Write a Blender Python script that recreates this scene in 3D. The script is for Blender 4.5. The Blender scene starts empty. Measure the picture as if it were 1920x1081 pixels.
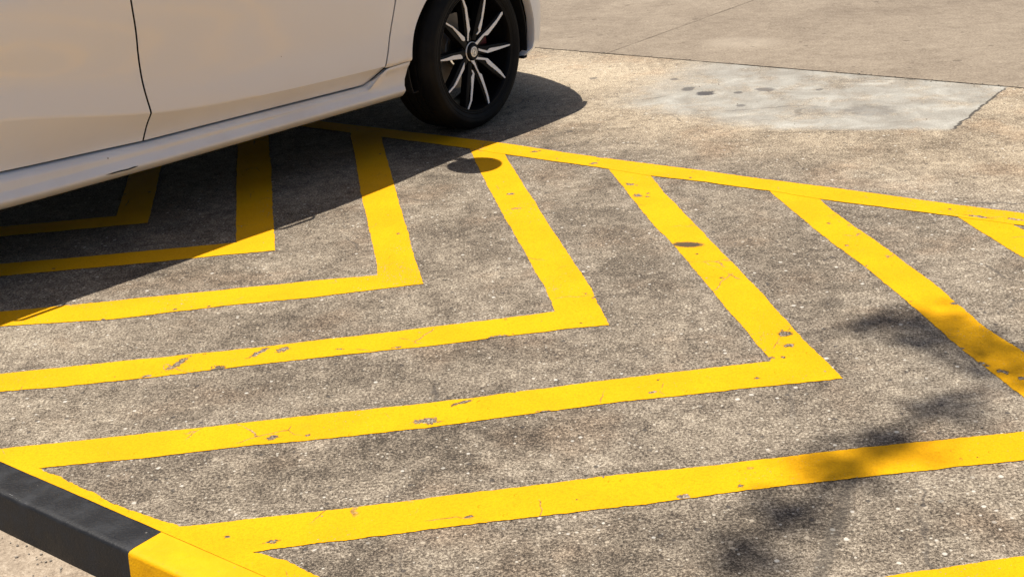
import bpy, bmesh, math, random
from mathutils import Vector, Matrix

random.seed(7)
C = bpy.context.scene.collection
scene = bpy.context.scene

# ------------------------------------------------------------------ camera
CAM_H = 1.34
PITCH, ROLL = 0.377009, -0.081733
cam_data = bpy.data.cameras.new("camera")
cam_data.sensor_width = 36.0
cam_data.lens = 2450.0 / 1920.0 * 36.0
cam_data.clip_start = 0.05
cam_data.clip_end = 2000.0
cam = bpy.data.objects.new("camera", cam_data)
C.objects.link(cam)
cr, sr_ = math.cos(ROLL), math.sin(ROLL)
cp, sp = math.cos(PITCH), math.sin(PITCH)
R0, U0, F0 = Vector((1, 0, 0)), Vector((0, sp, cp)), Vector((0, cp, -sp))
CX_, CY_ = cr * R0 + sr_ * U0, -sr_ * R0 + cr * U0
m = Matrix((CX_, CY_, -F0)).transposed().to_4x4()
m.translation = Vector((0, 0, CAM_H))
cam.matrix_world = m
scene.camera = cam

# ------------------------------------------------------------------ sky, sun, exposure
SUN_FALL = Vector((0.270, -0.172, -1.0))          # the way the light travels
to_sun = -SUN_FALL.normalized()
elev = math.asin(to_sun.z)
azim = math.atan2(to_sun.x, to_sun.y)
world = bpy.data.worlds.new("World")
scene.world = world
world.use_nodes = True
nt = world.node_tree
bg = nt.nodes["Background"]
sky = nt.nodes.new("ShaderNodeTexSky")
sky.sky_type = 'NISHITA'
sky.sun_disc = False
sky.sun_elevation = elev
sky.sun_rotation = azim
sky.dust_density = 2.0
wm = nt.nodes.new("ShaderNodeMix"); wm.data_type = 'RGBA'; wm.blend_type = 'MULTIPLY'
wm.inputs[0].default_value = 1.0; wm.inputs[7].default_value = (1.06, 1.0, .96, 1)      # hazy, dusty tropical sky
nt.links.new(sky.outputs[0], wm.inputs[6]); nt.links.new(wm.outputs[2], bg.inputs[0])
bg.inputs[1].default_value = 0.070
sd = bpy.data.lights.new("sun", 'SUN')
sd.energy = 5.0
sd.angle = math.radians(0.53)
sd.color = (1.0, 0.945, 0.865)
sun = bpy.data.objects.new("sun", sd)
C.objects.link(sun)
sun.rotation_euler = SUN_FALL.to_track_quat('-Z', 'Y').to_euler()
sun.location = (0, 0, 20)
scene.view_settings.view_transform = 'Standard'
scene.view_settings.look = 'None'
scene.view_settings.exposure = 0.58
scene.view_settings.gamma = 1.0

# ------------------------------------------------------------------ measured tables (metres, ground plane)
MARK = {
    'A1up': [[-1.623, 3.9566], [-1.2261, 3.9614], [-0.8676, 3.9758]],
    'A1lo': [[-1.5833, 3.8382], [-1.1002, 3.8502], [-0.8939, 3.8626], [-0.7289, 3.8671]],
    'A2up': [[-1.4793, 3.5283], [-1.2239, 3.5379], [-0.84, 3.5577], [-0.5832, 3.5713], [-0.388, 3.5716]],
    'A2lo': [[-1.44, 3.4112], [-1.1242, 3.3968], [-0.8173, 3.4289], [-0.5682, 3.4389], [-0.2504, 3.4731]],
    'A3up': [[-1.3292, 3.0806], [-0.99, 3.0996], [-0.6467, 3.1153], [-0.2314, 3.1534], [-0.0063, 3.1767], [0.109, 3.1925]],
    'A3lo': [[-1.2914, 2.9678], [-1.0701, 2.9721], [-0.7411, 2.9975], [-0.4641, 3.0227], [-0.2277, 3.0315], [-0.0099, 3.0546], [0.1277, 3.0709], [0.2402, 3.0719]],
    'A4up': [[-1.1867, 2.6557], [-0.8269, 2.6748], [-0.5353, 2.6945], [-0.2178, 2.7104], [-0.0197, 2.7295], [0.2943, 2.7591], [0.594, 2.7841]],
    'A4lo': [[-1.0646, 2.5469], [-0.8551, 2.5525], [-0.6464, 2.5682], [-0.403, 2.5772], [-0.214, 2.5883], [-0.0233, 2.6112], [0.2309, 2.6381], [0.4742, 2.649], [0.733, 2.6616]],
    'A5up': [[-0.6984, 2.2518], [-0.3748, 2.2699], [-0.0328, 2.2965], [0.1626, 2.3129], [0.4025, 2.3224], [0.6798, 2.3429], [1.0229, 2.3529]],
    'A5lo': [[-0.5382, 2.1357], [-0.3642, 2.1536], [-0.0364, 2.178], [0.2235, 2.1945], [0.4881, 2.2181], [0.7542, 2.2321], [0.9793, 2.2427]],
    'A6up': [[0.6064, 1.8956], [0.7462, 1.9121], [0.8491, 1.9136]],
    'B1l': [[-0.8676, 3.9758], [-0.9216, 4.2899], [-1.0296, 4.9628]],
    'B1r': [[-0.7289, 3.8671], [-0.8943, 4.9229]],
    'B2l': [[-0.388, 3.5716], [-0.3958, 3.6564], [-0.4722, 4.1957], [-0.5716, 4.9633], [-0.613, 5.278]],
    'B2r': [[-0.2504, 3.4731], [-0.2778, 3.6561], [-0.3845, 4.4387], [-0.474, 5.1411]],
    'B3l': [[0.109, 3.1925], [0.0922, 3.3658], [-0.0011, 3.9739], [-0.0791, 4.5365], [-0.1115, 4.8166]],
    'B3r': [[0.2402, 3.0719], [0.2159, 3.3382], [0.13, 3.9102], [0.013, 4.7494]],
    'B4l': [[0.594, 2.7841], [0.5639, 3.0218], [0.5337, 3.2714], [0.4843, 3.6411], [0.4472, 3.8591], [0.3769, 4.4456]],
    'B4r': [[0.733, 2.6616], [0.6882, 2.9453], [0.6544, 3.2426], [0.5897, 3.7018], [0.5272, 4.1351], [0.5133, 4.315]],
    'B5l': [[1.0809, 2.5023], [1.0417, 2.7473], [0.9926, 3.1653], [0.9194, 3.6342], [0.8631, 4.0526]],
    'B5r': [[1.1679, 2.7224], [1.1297, 2.9038], [1.113, 3.1385], [1.0655, 3.4587], [1.0056, 3.8144], [0.9964, 3.9365]],
    'B6l': [[1.3959, 3.2974], [1.3438, 3.6645]],
    'B6r': [[1.4794, 3.5084], [1.467, 3.5639]],
    'bt': [[-0.3371, 5.1772], [-0.0301, 4.9419], [0.3354, 4.6202], [0.6946, 4.3342], [0.791, 4.252], [1.0868, 4.0145], [1.3698, 3.7767], [1.5336, 3.6456]],
    'bb': [[-0.3319, 5.0396], [-0.1238, 4.8735], [0.013, 4.7494], [0.3738, 4.4532], [0.5123, 4.3217], [0.6738, 4.2101], [0.7676, 4.1286], [0.8631, 4.0526], [0.9968, 3.928], [1.3438, 3.6645], [1.493, 3.5429]],
    'kin': [[-1.1605, 2.5777], [-0.7307, 2.2397], [-0.5346, 2.0881]],
    'kout': [[-1.1158, 2.4443], [-0.7748, 2.1736], [-0.6544, 2.0739]],
    'kinner': [[-1.0646, 2.5469], [-0.8637, 2.3756], [-0.7239, 2.2716], [-0.6989, 2.2539], [-0.5381, 2.1351], [-0.4659, 2.0958], [-0.3995, 2.0375]],
    'joint': [[0.2377, 6.7009], [0.5675, 6.4155], [1.0833, 5.959], [1.6262, 5.5031], [2.0546, 5.1516], [2.1108, 5.1023]],
    'joint2': [[0.6304, 6.51], [0.9865, 6.923], [1.5307, 7.5751]],
    'patch': [[1.0882, 5.9452], [2.0449, 5.1263], [1.6467, 4.5951], [1.121, 4.7248], [0.5489, 5.324]],
    'stains': [[0.8291, 5.5481], [0.8883, 5.446], [1.1388, 5.4257], [0.5212, 3.6227], [1.2995, 4.0141], [0.9735, 5.0446], [0.1467, 2.3761]],
}
SPOKES = [
    [[-0.1764, 0.1515], [-0.166, 0.1463], [-0.1248, 0.1236], [-0.0503, 0.0676], [-0.0481, 0.0555], [-0.0542, 0.0528], [-0.0669, 0.0577], [-0.1012, 0.0927], [-0.1309, 0.1199], [-0.172, 0.1426]],
    [[-0.2296, 0.0157], [-0.1849, 0.0135], [-0.1373, 0.013], [-0.0867, 0.007], [-0.0743, -0.003], [-0.0735, -0.0125], [-0.1397, -0.002], [-0.1865, 0.004], [-0.2293, 0.0111]],
    [[-0.1962, -0.1163], [-0.1544, -0.1013], [-0.1076, -0.067], [-0.063, -0.0302], [-0.0702, -0.0537], [-0.0934, -0.0702], [-0.1332, -0.0995], [-0.1499, -0.1073], [-0.1918, -0.1224]],
    [[-0.0858, -0.2121], [-0.0615, -0.1857], [-0.0401, -0.133], [-0.0325, -0.0975], [-0.0174, -0.084], [-0.0233, -0.0692], [-0.0168, -0.0706], [-0.0083, -0.086], [-0.0188, -0.1108], [-0.0335, -0.1447], [-0.0499, -0.1851], [-0.0788, -0.2138]],
    [[0.051, -0.223], [0.0477, -0.191], [0.0363, -0.1471], [0.017, -0.0916], [-0.001, -0.0538], [-0.0185, -0.0332], [-0.0036, -0.0314], [0.0035, -0.0362], [0.0141, -0.0706], [0.023, -0.0895], [0.037, -0.0994], [0.0437, -0.1282], [0.0533, -0.1682], [0.0592, -0.2007], [0.0584, -0.2241]],
    [[0.1769, -0.1474], [0.1364, -0.1108], [0.0816, -0.0663], [0.0719, -0.0489], [0.0047, -0.0314], [0.0148, -0.0234], [0.0856, -0.045], [0.1531, -0.1074], [0.1799, -0.1429]],
    [[0.2311, -0.0157], [0.2305, -0.0208], [0.1563, -0.0231], [0.0891, -0.0238], [0.0266, -0.0002], [0.0252, 0.0095], [0.0879, -0.0144], [0.1042, -0.0074], [0.1629, -0.0124]],
    [[0.1938, 0.1235], [0.1957, 0.1146], [0.1514, 0.0804], [0.0971, 0.0467], [0.0767, 0.049], [0.0259, 0.0185], [0.0108, 0.03], [0.0267, 0.0335], [0.072, 0.0567], [0.1039, 0.0691], [0.1579, 0.0995], [0.1867, 0.1221]],
    [[0.0874, 0.2324], [0.0962, 0.2309], [0.0908, 0.1889], [0.0815, 0.1506], [0.0635, 0.0937], [0.0519, 0.069], [0.0332, 0.0609], [0.028, 0.0636], [0.0442, 0.0739], [0.0421, 0.0877], [0.0619, 0.1208], [0.074, 0.1653], [0.0817, 0.1905]],
    [[-0.0767, 0.2539], [-0.0689, 0.2526], [-0.0496, 0.2137], [-0.0314, 0.1811], [-0.0219, 0.1333], [-0.0121, 0.0916], [-0.0211, 0.0767], [-0.0251, 0.0474], [-0.0309, 0.0486], [-0.0293, 0.085], [-0.036, 0.1294], [-0.0427, 0.1766], [-0.0589, 0.2154]],
]

PN = Vector((0.6293, 0.7771))      # across the hatched bay
PT = Vector((0.7771, -0.6293))     # along it
def W2(p, t, z=0.0):
    v = PN * p + PT * t
    return (v.x, v.y, z)

# ------------------------------------------------------------------ node helpers
class NB:
    def __init__(self, name):
        self.mat = bpy.data.materials.new(name)
        self.mat.use_nodes = True
        self.t = self.mat.node_tree
        self.bsdf = self.t.nodes["Principled BSDF"]
        self.co = self.t.nodes.new("ShaderNodeTexCoord").outputs["Object"]
    def link(self, a, b):
        self.t.links.new(a, b)
    def put(self, sock, v):
        if isinstance(v, bpy.types.NodeSocket): self.link(v, sock)
        else: sock.default_value = v
    def noise(self, scale, detail=2, rough=0.5, vec=None, dist=0.0, w=None):
        n = self.t.nodes.new("ShaderNodeTexNoise")
        n.inputs["Scale"].default_value = scale
        n.inputs["Detail"].default_value = detail
        n.inputs["Roughness"].default_value = rough
        n.inputs["Distortion"].default_value = dist
        self.link(vec or self.co, n.inputs["Vector"])
        return n.outputs["Fac"]
    def noisec(self, scale, detail=2):
        n = self.t.nodes.new("ShaderNodeTexNoise")
        n.inputs["Scale"].default_value = scale
        n.inputs["Detail"].default_value = detail
        self.link(self.co, n.inputs["Vector"])
        return n.outputs["Color"]
    def voro(self, scale, feature='F1', vec=None):
        n = self.t.nodes.new("ShaderNodeTexVoronoi")
        n.feature = feature
        n.inputs["Scale"].default_value = scale
        self.link(vec or self.co, n.inputs["Vector"])
        return n.outputs["Distance"], n.outputs["Color"] if feature == 'F1' else None
    def m(self, op, a, b=0.0, c=0.0):
        n = self.t.nodes.new("ShaderNodeMath")
        n.operation = op
        self.put(n.inputs[0], a); self.put(n.inputs[1], b)
        if op in ('MULTIPLY_ADD', 'COMPARE', 'SMOOTH_MIN', 'SMOOTH_MAX'): self.put(n.inputs[2], c)
        return n.outputs[0]
    def vm(self, op, a, b=None):
        n = self.t.nodes.new("ShaderNodeVectorMath")
        n.operation = op
        self.put(n.inputs[0], a)
        if b is not None: self.put(n.inputs[1], b)
        return n.outputs["Value"] if op in ('LENGTH', 'DOT_PRODUCT', 'DISTANCE') else n.outputs["Vector"]
    def rng(self, v, a, b, c=0.0, d=1.0, smooth=True):
        n = self.t.nodes.new("ShaderNodeMapRange")
        n.interpolation_type = 'SMOOTHSTEP' if smooth else 'LINEAR'
        self.put(n.inputs[0], v)
        n.inputs[1].default_value = a; n.inputs[2].default_value = b
        n.inputs[3].default_value = c; n.inputs[4].default_value = d
        return n.outputs[0]
    def mix(self, f, a, b, mode='MIX'):
        n = self.t.nodes.new("ShaderNodeMix")
        n.data_type = 'RGBA'; n.blend_type = mode
        self.put(n.inputs[0], f)
        for s, v in ((n.inputs[6], a), (n.inputs[7], b)):
            if isinstance(v, bpy.types.NodeSocket): self.link(v, s)
            else: s.default_value = (*v, 1.0) if len(v) == 3 else v
        return n.outputs[2]
    def ramp(self, f, stops):
        n = self.t.nodes.new("ShaderNodeValToRGB")
        e = n.color_ramp.elements
        while len(e) < len(stops): e.new(0.5)
        for el, (p, c) in zip(e, stops):
            el.position = p; el.color = (*c, 1.0)
        self.put(n.inputs[0], f)
        return n.outputs[0]
    def sep(self, v):
        n = self.t.nodes.new("ShaderNodeSeparateXYZ"); self.link(v, n.inputs[0])
        return n.outputs
    def bump(self, h, dist, strength=1.0):
        n = self.t.nodes.new("ShaderNodeBump")
        n.inputs["Distance"].default_value = dist
        n.inputs["Strength"].default_value = strength
        self.link(h, n.inputs["Height"])
        self.link(n.outputs[0], self.bsdf.inputs["Normal"])
    def blob(self, x, y, rx, ry, rot, warp, soft=0.6):
        """soft elliptical stain around a point of the ground, edge broken by noise"""
        mp = self.t.nodes.new("ShaderNodeMapping"); mp.vector_type = 'TEXTURE'
        mp.inputs["Location"].default_value = (x, y, 0)
        mp.inputs["Rotation"].default_value = (0, 0, rot)
        mp.inputs["Scale"].default_value = (rx, ry, 1e3)
        self.link(self.co, mp.inputs["Vector"])
        l = self.vm('LENGTH', mp.outputs[0])
        return self.rng(self.m('ADD', l, warp), 1.0 + soft * .5, 1.0 - soft * .5)
    def set(self, color=None, rough=None, **kw):
        if color is not None:
            self.put(self.bsdf.inputs["Base Color"], color if isinstance(color, bpy.types.NodeSocket) else (*color, 1.0))
        if rough is not None: self.put(self.bsdf.inputs["Roughness"], rough)
        for k, v in kw.items(): self.put(self.bsdf.inputs[k.replace('_', ' ')], v)
        return self.mat

def segdist(n, a, b, wav):
    """distance of the shading point to the ground line a-b (long), warped"""
    a, b = Vector(a), Vector(b)
    d = (b - a).normalized(); nn = Vector((-d.y, d.x)); c = nn.dot(a)
    s = n.m('ADD', n.m('SUBTRACT', n.vm('DOT_PRODUCT', n.co, (nn.x, nn.y, 0)), c), wav)
    along = n.m('SUBTRACT', n.vm('DOT_PRODUCT', n.co, (d.x, d.y, 0)), d.dot(a))
    return s, along, (b - a).length

# ------------------------------------------------------------------ concrete
DARKS = [(-0.163, 3.343, .22, .1, .1, .5), (0.379, 3.45, .07, .35, .1, .8), (-0.22, 3.85, .07, .35, .1, .6),
         (-0.70, 2.43, .42, .10, .06, .8), (-0.35, 2.42, .35, .10, .05, .5), (0.2, 2.60, .45, .07, .1, .6),
         (1.02, 3.45, .08, .4, .12, .5), (-0.096, 2.499, .3, .08, .1, .5), (-0.85, 2.79, .2, .08, 0, .5),
         (-0.487, 3.25, .25, .06, 0, .4), (-0.9, 3.55, .3, .1, 0, .35), (.55, 4.2, .12, .12, 0, .3),
         (0.0, 2.05, .5, .09, .08, .45), (-.1, 2.93, .45, .05, .05, .45), (.98, 4.95, .4, .08, -.6, .25)]
LIGHTS = [(0.52, 3.65, .1, .35, .1, .55), (0.495, 3.0, .16, .18, 0, .5), (-1.217, 3.27, .25, .1, 0, .5),
          (-1.035, 2.80, .22, .07, 0, .5), (0.95, 2.6, .2, .16, -.5, .95), (0.75, 2.18, .2, .06, .2, .6),
          (-0.607, 4.0, .18, .12, 0, .5), (0.147, 2.376, .05, .035, .5, .8), (0.45, 6.0, .5, .28, -.68, 1.1),
          (1.30, 4.02, .11, .075, -.3, 1.0), (-.5, 2.78, .25, .05, 0, .45), (.55, 2.45, .2, .06, .1, .5),
          (1.6, 3.7, .4, .12, -.68, .4), (-.2, 3.7, .07, .16, .1, .3)]

def concrete(n, lite=False):
    """aggregate concrete of the hatched slab: returns colour, height"""
    big = n.noise(1.1, 5, .6)
    mid = n.noise(6.5, 5, .62, dist=.6)
    sm = n.noise(32, 4, .65)
    gr = n.noise(150, 3, .7)
    fine = n.noise(360, 2, .6)
    warp = n.m('MULTIPLY', n.m('SUBTRACT', mid, .5), 4.2)
    tone = n.m('ADD', n.m('MULTIPLY', n.m('SUBTRACT', big, .5), .62), .405)
    tone = n.m('ADD', tone, n.m('MULTIPLY', n.m('SUBTRACT', mid, .5), .62))
    # beyond the painted bay the concrete is paler and tan
    p = n.vm('DOT_PRODUCT', n.co, (PN.x, PN.y, 0))
    outer = n.rng(n.m('ADD', p, n.m('MULTIPLY', n.m('SUBTRACT', mid, .5), .25)), 3.7, 4.3)
    tone = n.m('ADD', tone, n.m('MULTIPLY', outer, .17))
    for b in (() if lite else DARKS):
        tone = n.m('SUBTRACT', tone, n.m('MULTIPLY', n.blob(*b[:5], warp, 1.2), b[5] * .065))
    for b in (() if lite else LIGHTS):
        tone = n.m('ADD', tone, n.m('MULTIPLY', n.blob(*b[:5], warp, 1.1), b[5] * .16))
    grit = n.m('ADD', n.m('MULTIPLY', n.m('SUBTRACT', gr, .5), 2.0),
               n.m('ADD', n.m('MULTIPLY', n.m('SUBTRACT', fine, .5), 1.35), n.m('MULTIPLY', n.m('SUBTRACT', sm, .5), .80)))
    t2 = n.m('ADD', tone, grit)
    col = n.ramp(t2, [(0.0, (.032, .026, .020)), (.22, (.084, .069, .053)), (.45, (.180, .152, .120)),
                      (.7, (.32, .280, .225)), (1.0, (.56, .51, .42))])
    # tan cast outside the bay
    col = n.mix(n.m('MULTIPLY', outer, .35), col, (1.0, .88, .70), 'MULTIPLY')
    # brownish mottling
    col = n.mix(n.rng(n.noise(3.1, 3, .6), .5, .7, 0, .5), col, (1.0, .86, .76), 'MULTIPLY')
    col = n.mix(1.0, col, (.93, .89, .825), 'MULTIPLY')
    # pale stones of the aggregate
    d, c = n.voro(95)
    r = n.sep(c)
    st = n.m('MULTIPLY', n.rng(n.m('ADD', d, n.m('MULTIPLY', r[1], .22)), .36, .26), n.rng(r[0], .84, .93))
    col = n.mix(n.m('MULTIPLY', st, .6), col, (.58, .54, .45))
    d3, c3 = n.voro(58)
    r3 = n.sep(c3)
    st3 = n.m('MULTIPLY', n.rng(n.m('ADD', n.m('ADD', d3, n.m('MULTIPLY', r3[1], .2)), n.m('MULTIPLY', n.m('SUBTRACT', fine, .5), .3)), .36, .27), n.rng(r3[0], .87, .93))
    col = n.mix(n.m('MULTIPLY', st3, .65), col, n.mix(r3[2], (.42, .35, .26), (.60, .57, .50)))
    d2, c2 = n.voro(42)
    r2 = n.sep(c2)
    pit = n.m('MULTIPLY', n.rng(d2, .26, .16), n.rng(r2[0], .90, .92))
    col = n.mix(n.m('MULTIPLY', pit, .8), col, (.05, .043, .038))
    h = n.m('ADD', n.m('MULTIPLY', gr, .7), n.m('ADD', n.m('MULTIPLY', fine, .35), n.m('MULTIPLY', sm, .6)))
    h = n.m('SUBTRACT', h, n.m('MULTIPLY', pit, .8))
    return col, h, mid, sm, gr, tone

def line_dark(n, col, a, b, width, wav, amt, colour=(.03, .026, .022)):
    s, al, L = segdist(n, a, b, wav)
    f = n.rng(n.m('ABSOLUTE', s), width, width * .35)
    f = n.m('MULTIPLY', f, n.m('MULTIPLY', n.rng(al, -.03, .03), n.rng(al, L + .03, L - .03)))
    return n.mix(n.m('MULTIPLY', f, amt), col, colour)

def mat_pavement():
    n = NB("pavement_concrete")
    col, h, mid, sm, gr, tone = concrete(n)
    # repaired rectangle: pale grey screed, sides ragged
    pt = [list(q) for q in MARK['patch']]
    pt[4] = [.50, 5.38]; pt[3] = [1.08, 4.77]; pt[0] = [.98, 6.04]
    wav = n.m('MULTIPLY', n.m('SUBTRACT', n.noise(7, 5, .7), .5), .22)
    wavs = n.m('MULTIPLY', n.m('SUBTRACT', n.noise(14, 4, .7), .5), .05)
    f = None
    for i, (a, b, w_, soft) in enumerate(((pt[1], pt[2], wavs, .01), (pt[2], pt[3], wavs, .03), (pt[3], pt[4], wav, .10), (pt[4], pt[0], wav, .22))):
        s, al, L = segdist(n, a, b, w_)
        cx_ = sum(q[0] for q in pt) / 5; cy_ = sum(q[1] for q in pt) / 5
        av, bv = Vector(a), Vector(b); d = (bv - av).normalized(); nn = Vector((-d.y, d.x))
        sign = 1 if nn.dot(Vector((cx_, cy_))) - nn.dot(av) > 0 else -1
        g = n.rng(n.m('MULTIPLY', s, sign), -soft, soft)
        f = g if f is None else n.m('MULTIPLY', f, g)
    pcol = n.ramp(n.m('ADD', n.m('ADD', n.m('MULTIPLY', n.m('SUBTRACT', mid, .5), 1.3), .55), n.m('MULTIPLY', n.m('SUBTRACT', gr, .5), .9)),
                  [(0, (.150, .136, .112)), (.4, (.232, .216, .184)), (.7, (.315, .302, .264)), (1, (.46, .44, .39))])
    f = n.m('MULTIPLY', f, n.rng(n.noise(4.5, 4, .7), .32, .56, .30, .92))
    col = n.mix(f, col, pcol)
    # oil spots on the patch, puddle ring
    w3 = n.m('MULTIPLY', n.m('SUBTRACT', sm, .5), 1.2)
    for (x, y, rx, ry, a) in ((0.8291, 5.5481, .028, .038, .7), (0.8883, 5.446, .040, .038, .95), (1.1388, 5.4257, .045, .03, .65),
                              (1.02, 5.41, .018, .02, .7), (.99, 5.19, .018, .02, .6), (1.45, 4.95, .09, .08, .28), (1.30, 5.0, .12, .05, .2),
                              (.80, 5.75, .02, .02, .6), (1.35, 5.35, .015, .02, .6), (.45, 5.9, .02, .02, .6)):
        col = n.mix(n.m('MULTIPLY', n.blob(x, y, rx, ry, -.6, w3, .5), a), col, (.055, .05, .05))
    # cracks
    cw = n.m('MULTIPLY', n.m('SUBTRACT', n.noise(22, 4, .75), .5), .05)
    col = line_dark(n, col, pt[1], pt[2], .008, wavs, .85)
    col = line_dark(n, col, (0.95, 4.78), (1.3, 4.66), .006, cw, .6)
    wv2 = n.m('MULTIPLY', n.m('SUBTRACT', n.noise(9, 4, .7), .5), .09)
    col = line_dark(n, col, (-0.16, 5.10), (.30, 5.0), .004, wv2, .7)
    col = line_dark(n, col, (-0.55, 5.45), (.25, 4.98), .003, wv2, .5)
    # hair cracks wandering over the slab, and small oil drips
    dv = n.vm('ADD', n.co, n.vm('MULTIPLY', n.noisec(3.0, 4), (.35, .35, 0)))
    dc, _ = n.voro(.9, 'DISTANCE_TO_EDGE', dv)
    hair = n.m('MULTIPLY', n.rng(dc, .0045, .0015), n.rng(n.noise(1.7, 3, .6), .50, .60))
    col = n.mix(n.m('MULTIPLY', hair, .55), col, (.05, .043, .037))
    dd, dcol = n.voro(3.1)
    rr = n.sep(dcol)
    drip = n.m('MULTIPLY', n.rng(n.m('ADD', dd, n.m('MULTIPLY', n.m('SUBTRACT', sm, .5), .09)), .055, .035), n.rng(rr[0], .74, .76))
    col = n.mix(n.m('MULTIPLY', drip, .5), col, (.05, .043, .037))
    # a tyre scuff, then a twig's shadow streak painted into the colour
    col = line_dark(n, col, (0.618, 2.70), (0.576, 2.47), .008, n.m('MULTIPLY', cw, .3), .30, (.05, .045, .04))
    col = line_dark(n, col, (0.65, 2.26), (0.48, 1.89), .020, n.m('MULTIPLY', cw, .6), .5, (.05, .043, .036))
    n.bump(h, .0035, .75)
    return n.set(col, .85, Specular_IOR_Level=.25)

def mat_paint(wear):
    """yellow road paint worn through to the concrete"""
    n = NB("yellow_road_paint")
    ccol, h, mid, sm, gr, tone = concrete(n, True)
    patchy = n.noise(2.2, 3, .5)
    chipn = n.noise(26, 5, .68, dist=.4)
    th = n.m('ADD', chipn, n.m('MULTIPLY', n.m('SUBTRACT', patchy, .5), .30))
    chip = n.rng(th, .765, .785)
    ring = n.m('SUBTRACT', n.rng(th, .745, .77), chip)
    dd, cc = n.voro(30)
    rr = n.sep(cc)
    pin = n.m('MULTIPLY', n.rng(n.m('ADD', dd, n.m('MULTIPLY', n.m('SUBTRACT', gr, .5), .5)), .2, .12), n.rng(rr[1], .93, .94))
    # named wear spots
    w3 = n.m('MULTIPLY', n.m('SUBTRACT', n.noise(60, 5, .8), .5), 4.6)
    spots = None
    for (x, y, rx, ry, rot) in wear:
        b = n.blob(x, y, rx * .7, ry * .7, rot, w3, .25)
        spots = b if spots is None else n.m('MAXIMUM', spots, b)
    thin = n.rng(n.noise(1.9, 4, .65), .47, .66)
    grit = n.m('MULTIPLY', n.rng(n.m('ADD', gr, n.m('MULTIPLY', thin, .075)), .685, .715), n.m('ADD', n.m('MULTIPLY', thin, .8), .1))
    cv = n.vm('ADD', n.co, n.vm('MULTIPLY', n.noisec(9.0, 3), (.10, .10, 0)))
    ce, _ = n.voro(6.0, 'DISTANCE_TO_EDGE', cv)
    crack = n.m('MULTIPLY', n.rng(ce, .012, .004), n.rng(n.noise(4.3, 3, .6), .57, .64, 0, .75))
    chipall = n.m('MAXIMUM', n.m('MAXIMUM', n.m('MAXIMUM', chip, pin), 0.0 if spots is None else spots), n.m('MAXIMUM', grit, crack))
    y = n.mix(n.rng(n.noise(5, 4, .6), .3, .7), (.60, .292, .0003), (.67, .336, .0004))
    y = n.mix(n.rng(gr, .62, .8, 0, .22), y, (.48, .23, .003))
    y = n.mix(n.rng(n.m('ADD', gr, n.m('MULTIPLY', n.m('SUBTRACT', n.noise(300, 2, .6), .5), .4)), .30, .58, .38, 0), y, (.42, .19, .0002))
    y = n.mix(n.m('MULTIPLY', ring, .4), y, (.42, .20, .015))
    # rubber smears
    sme = n.rng(n.noise(3.7, 5, .7), .60, .74, 0, .22)
    y = n.mix(sme, y, (.45, .20, .02))
    ccol2 = n.mix(.12, ccol, (.16, .11, .07))
    col = n.mix(chipall, y, ccol2)
    # one dark tyre-rubber blot on the paint
    col = n.mix(n.m('MULTIPLY', n.blob(0.528, 3.615, .045, .022, -.3, n.m('MULTIPLY', w3, .3), .5), .93), col, (.040, .038, .033))
    hh = n.m('SUBTRACT', n.m('MULTIPLY', h, .55), n.m('MULTIPLY', chipall, .5))
    n.bump(hh, .0045, .8)
    return n.set(col, n.mix(chipall, (.7,) * 3, (.9,) * 3), Specular_IOR_Level=.10)

WEAR = [(-0.752, 2.995, .022, .030, .2), (-.30, 2.722, .045, .012, .05), (-.05, 3.055, .035, .012, .05), (-0.865, 3.05, .015, .05, -.5), (-0.93, 2.99, .02, .008, 0), (-0.66, 3.08, .012, .05, -.6), (-0.60, 3.085, .022, .02, 0),
        (-.05, 3.04, .05, .012, .05), (-.214, 2.62, .035, .02, 0), (-.56, 2.60, .02, .012, 0), (-.13, 2.70, .04, .008, .4),
        (.66, 2.93, .022, .022, 0), (.655, 2.86, .02, .012, 0), (.59, 2.80, .018, .01, 0), (1.085, 2.63, .02, .012, -.7), (1.055, 2.68, .012, .010, 0), (1.11, 2.59, .014, .01, 0),
        (.43, 4.25, .02, .015, 0), (.44, 4.12, .02, .02, 0), (.33, 4.53, .018, .015, 0), (.13, 4.75, .022, .012, 0), (.02, 4.25, .02, .012, 0), (.035, 4.09, .02, .008, 0),
        (1.40, 3.65, .05, .01, -.7), (1.49, 3.60, .03, .01, -.7), (-.50, 2.17, .02, .006, .2), (1.12, 3.03, .02, .012, 0), (.3, 2.21, .015, .01, 0),
        (-.3, 3.04, .018, .006, 0), (-.45, 3.06, .012, .006, 0), (.05, 2.62, .02, .006, 0), (.3, 2.67, .016, .006, .2), (-.12, 2.20, .012, .006, 0)]

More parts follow.
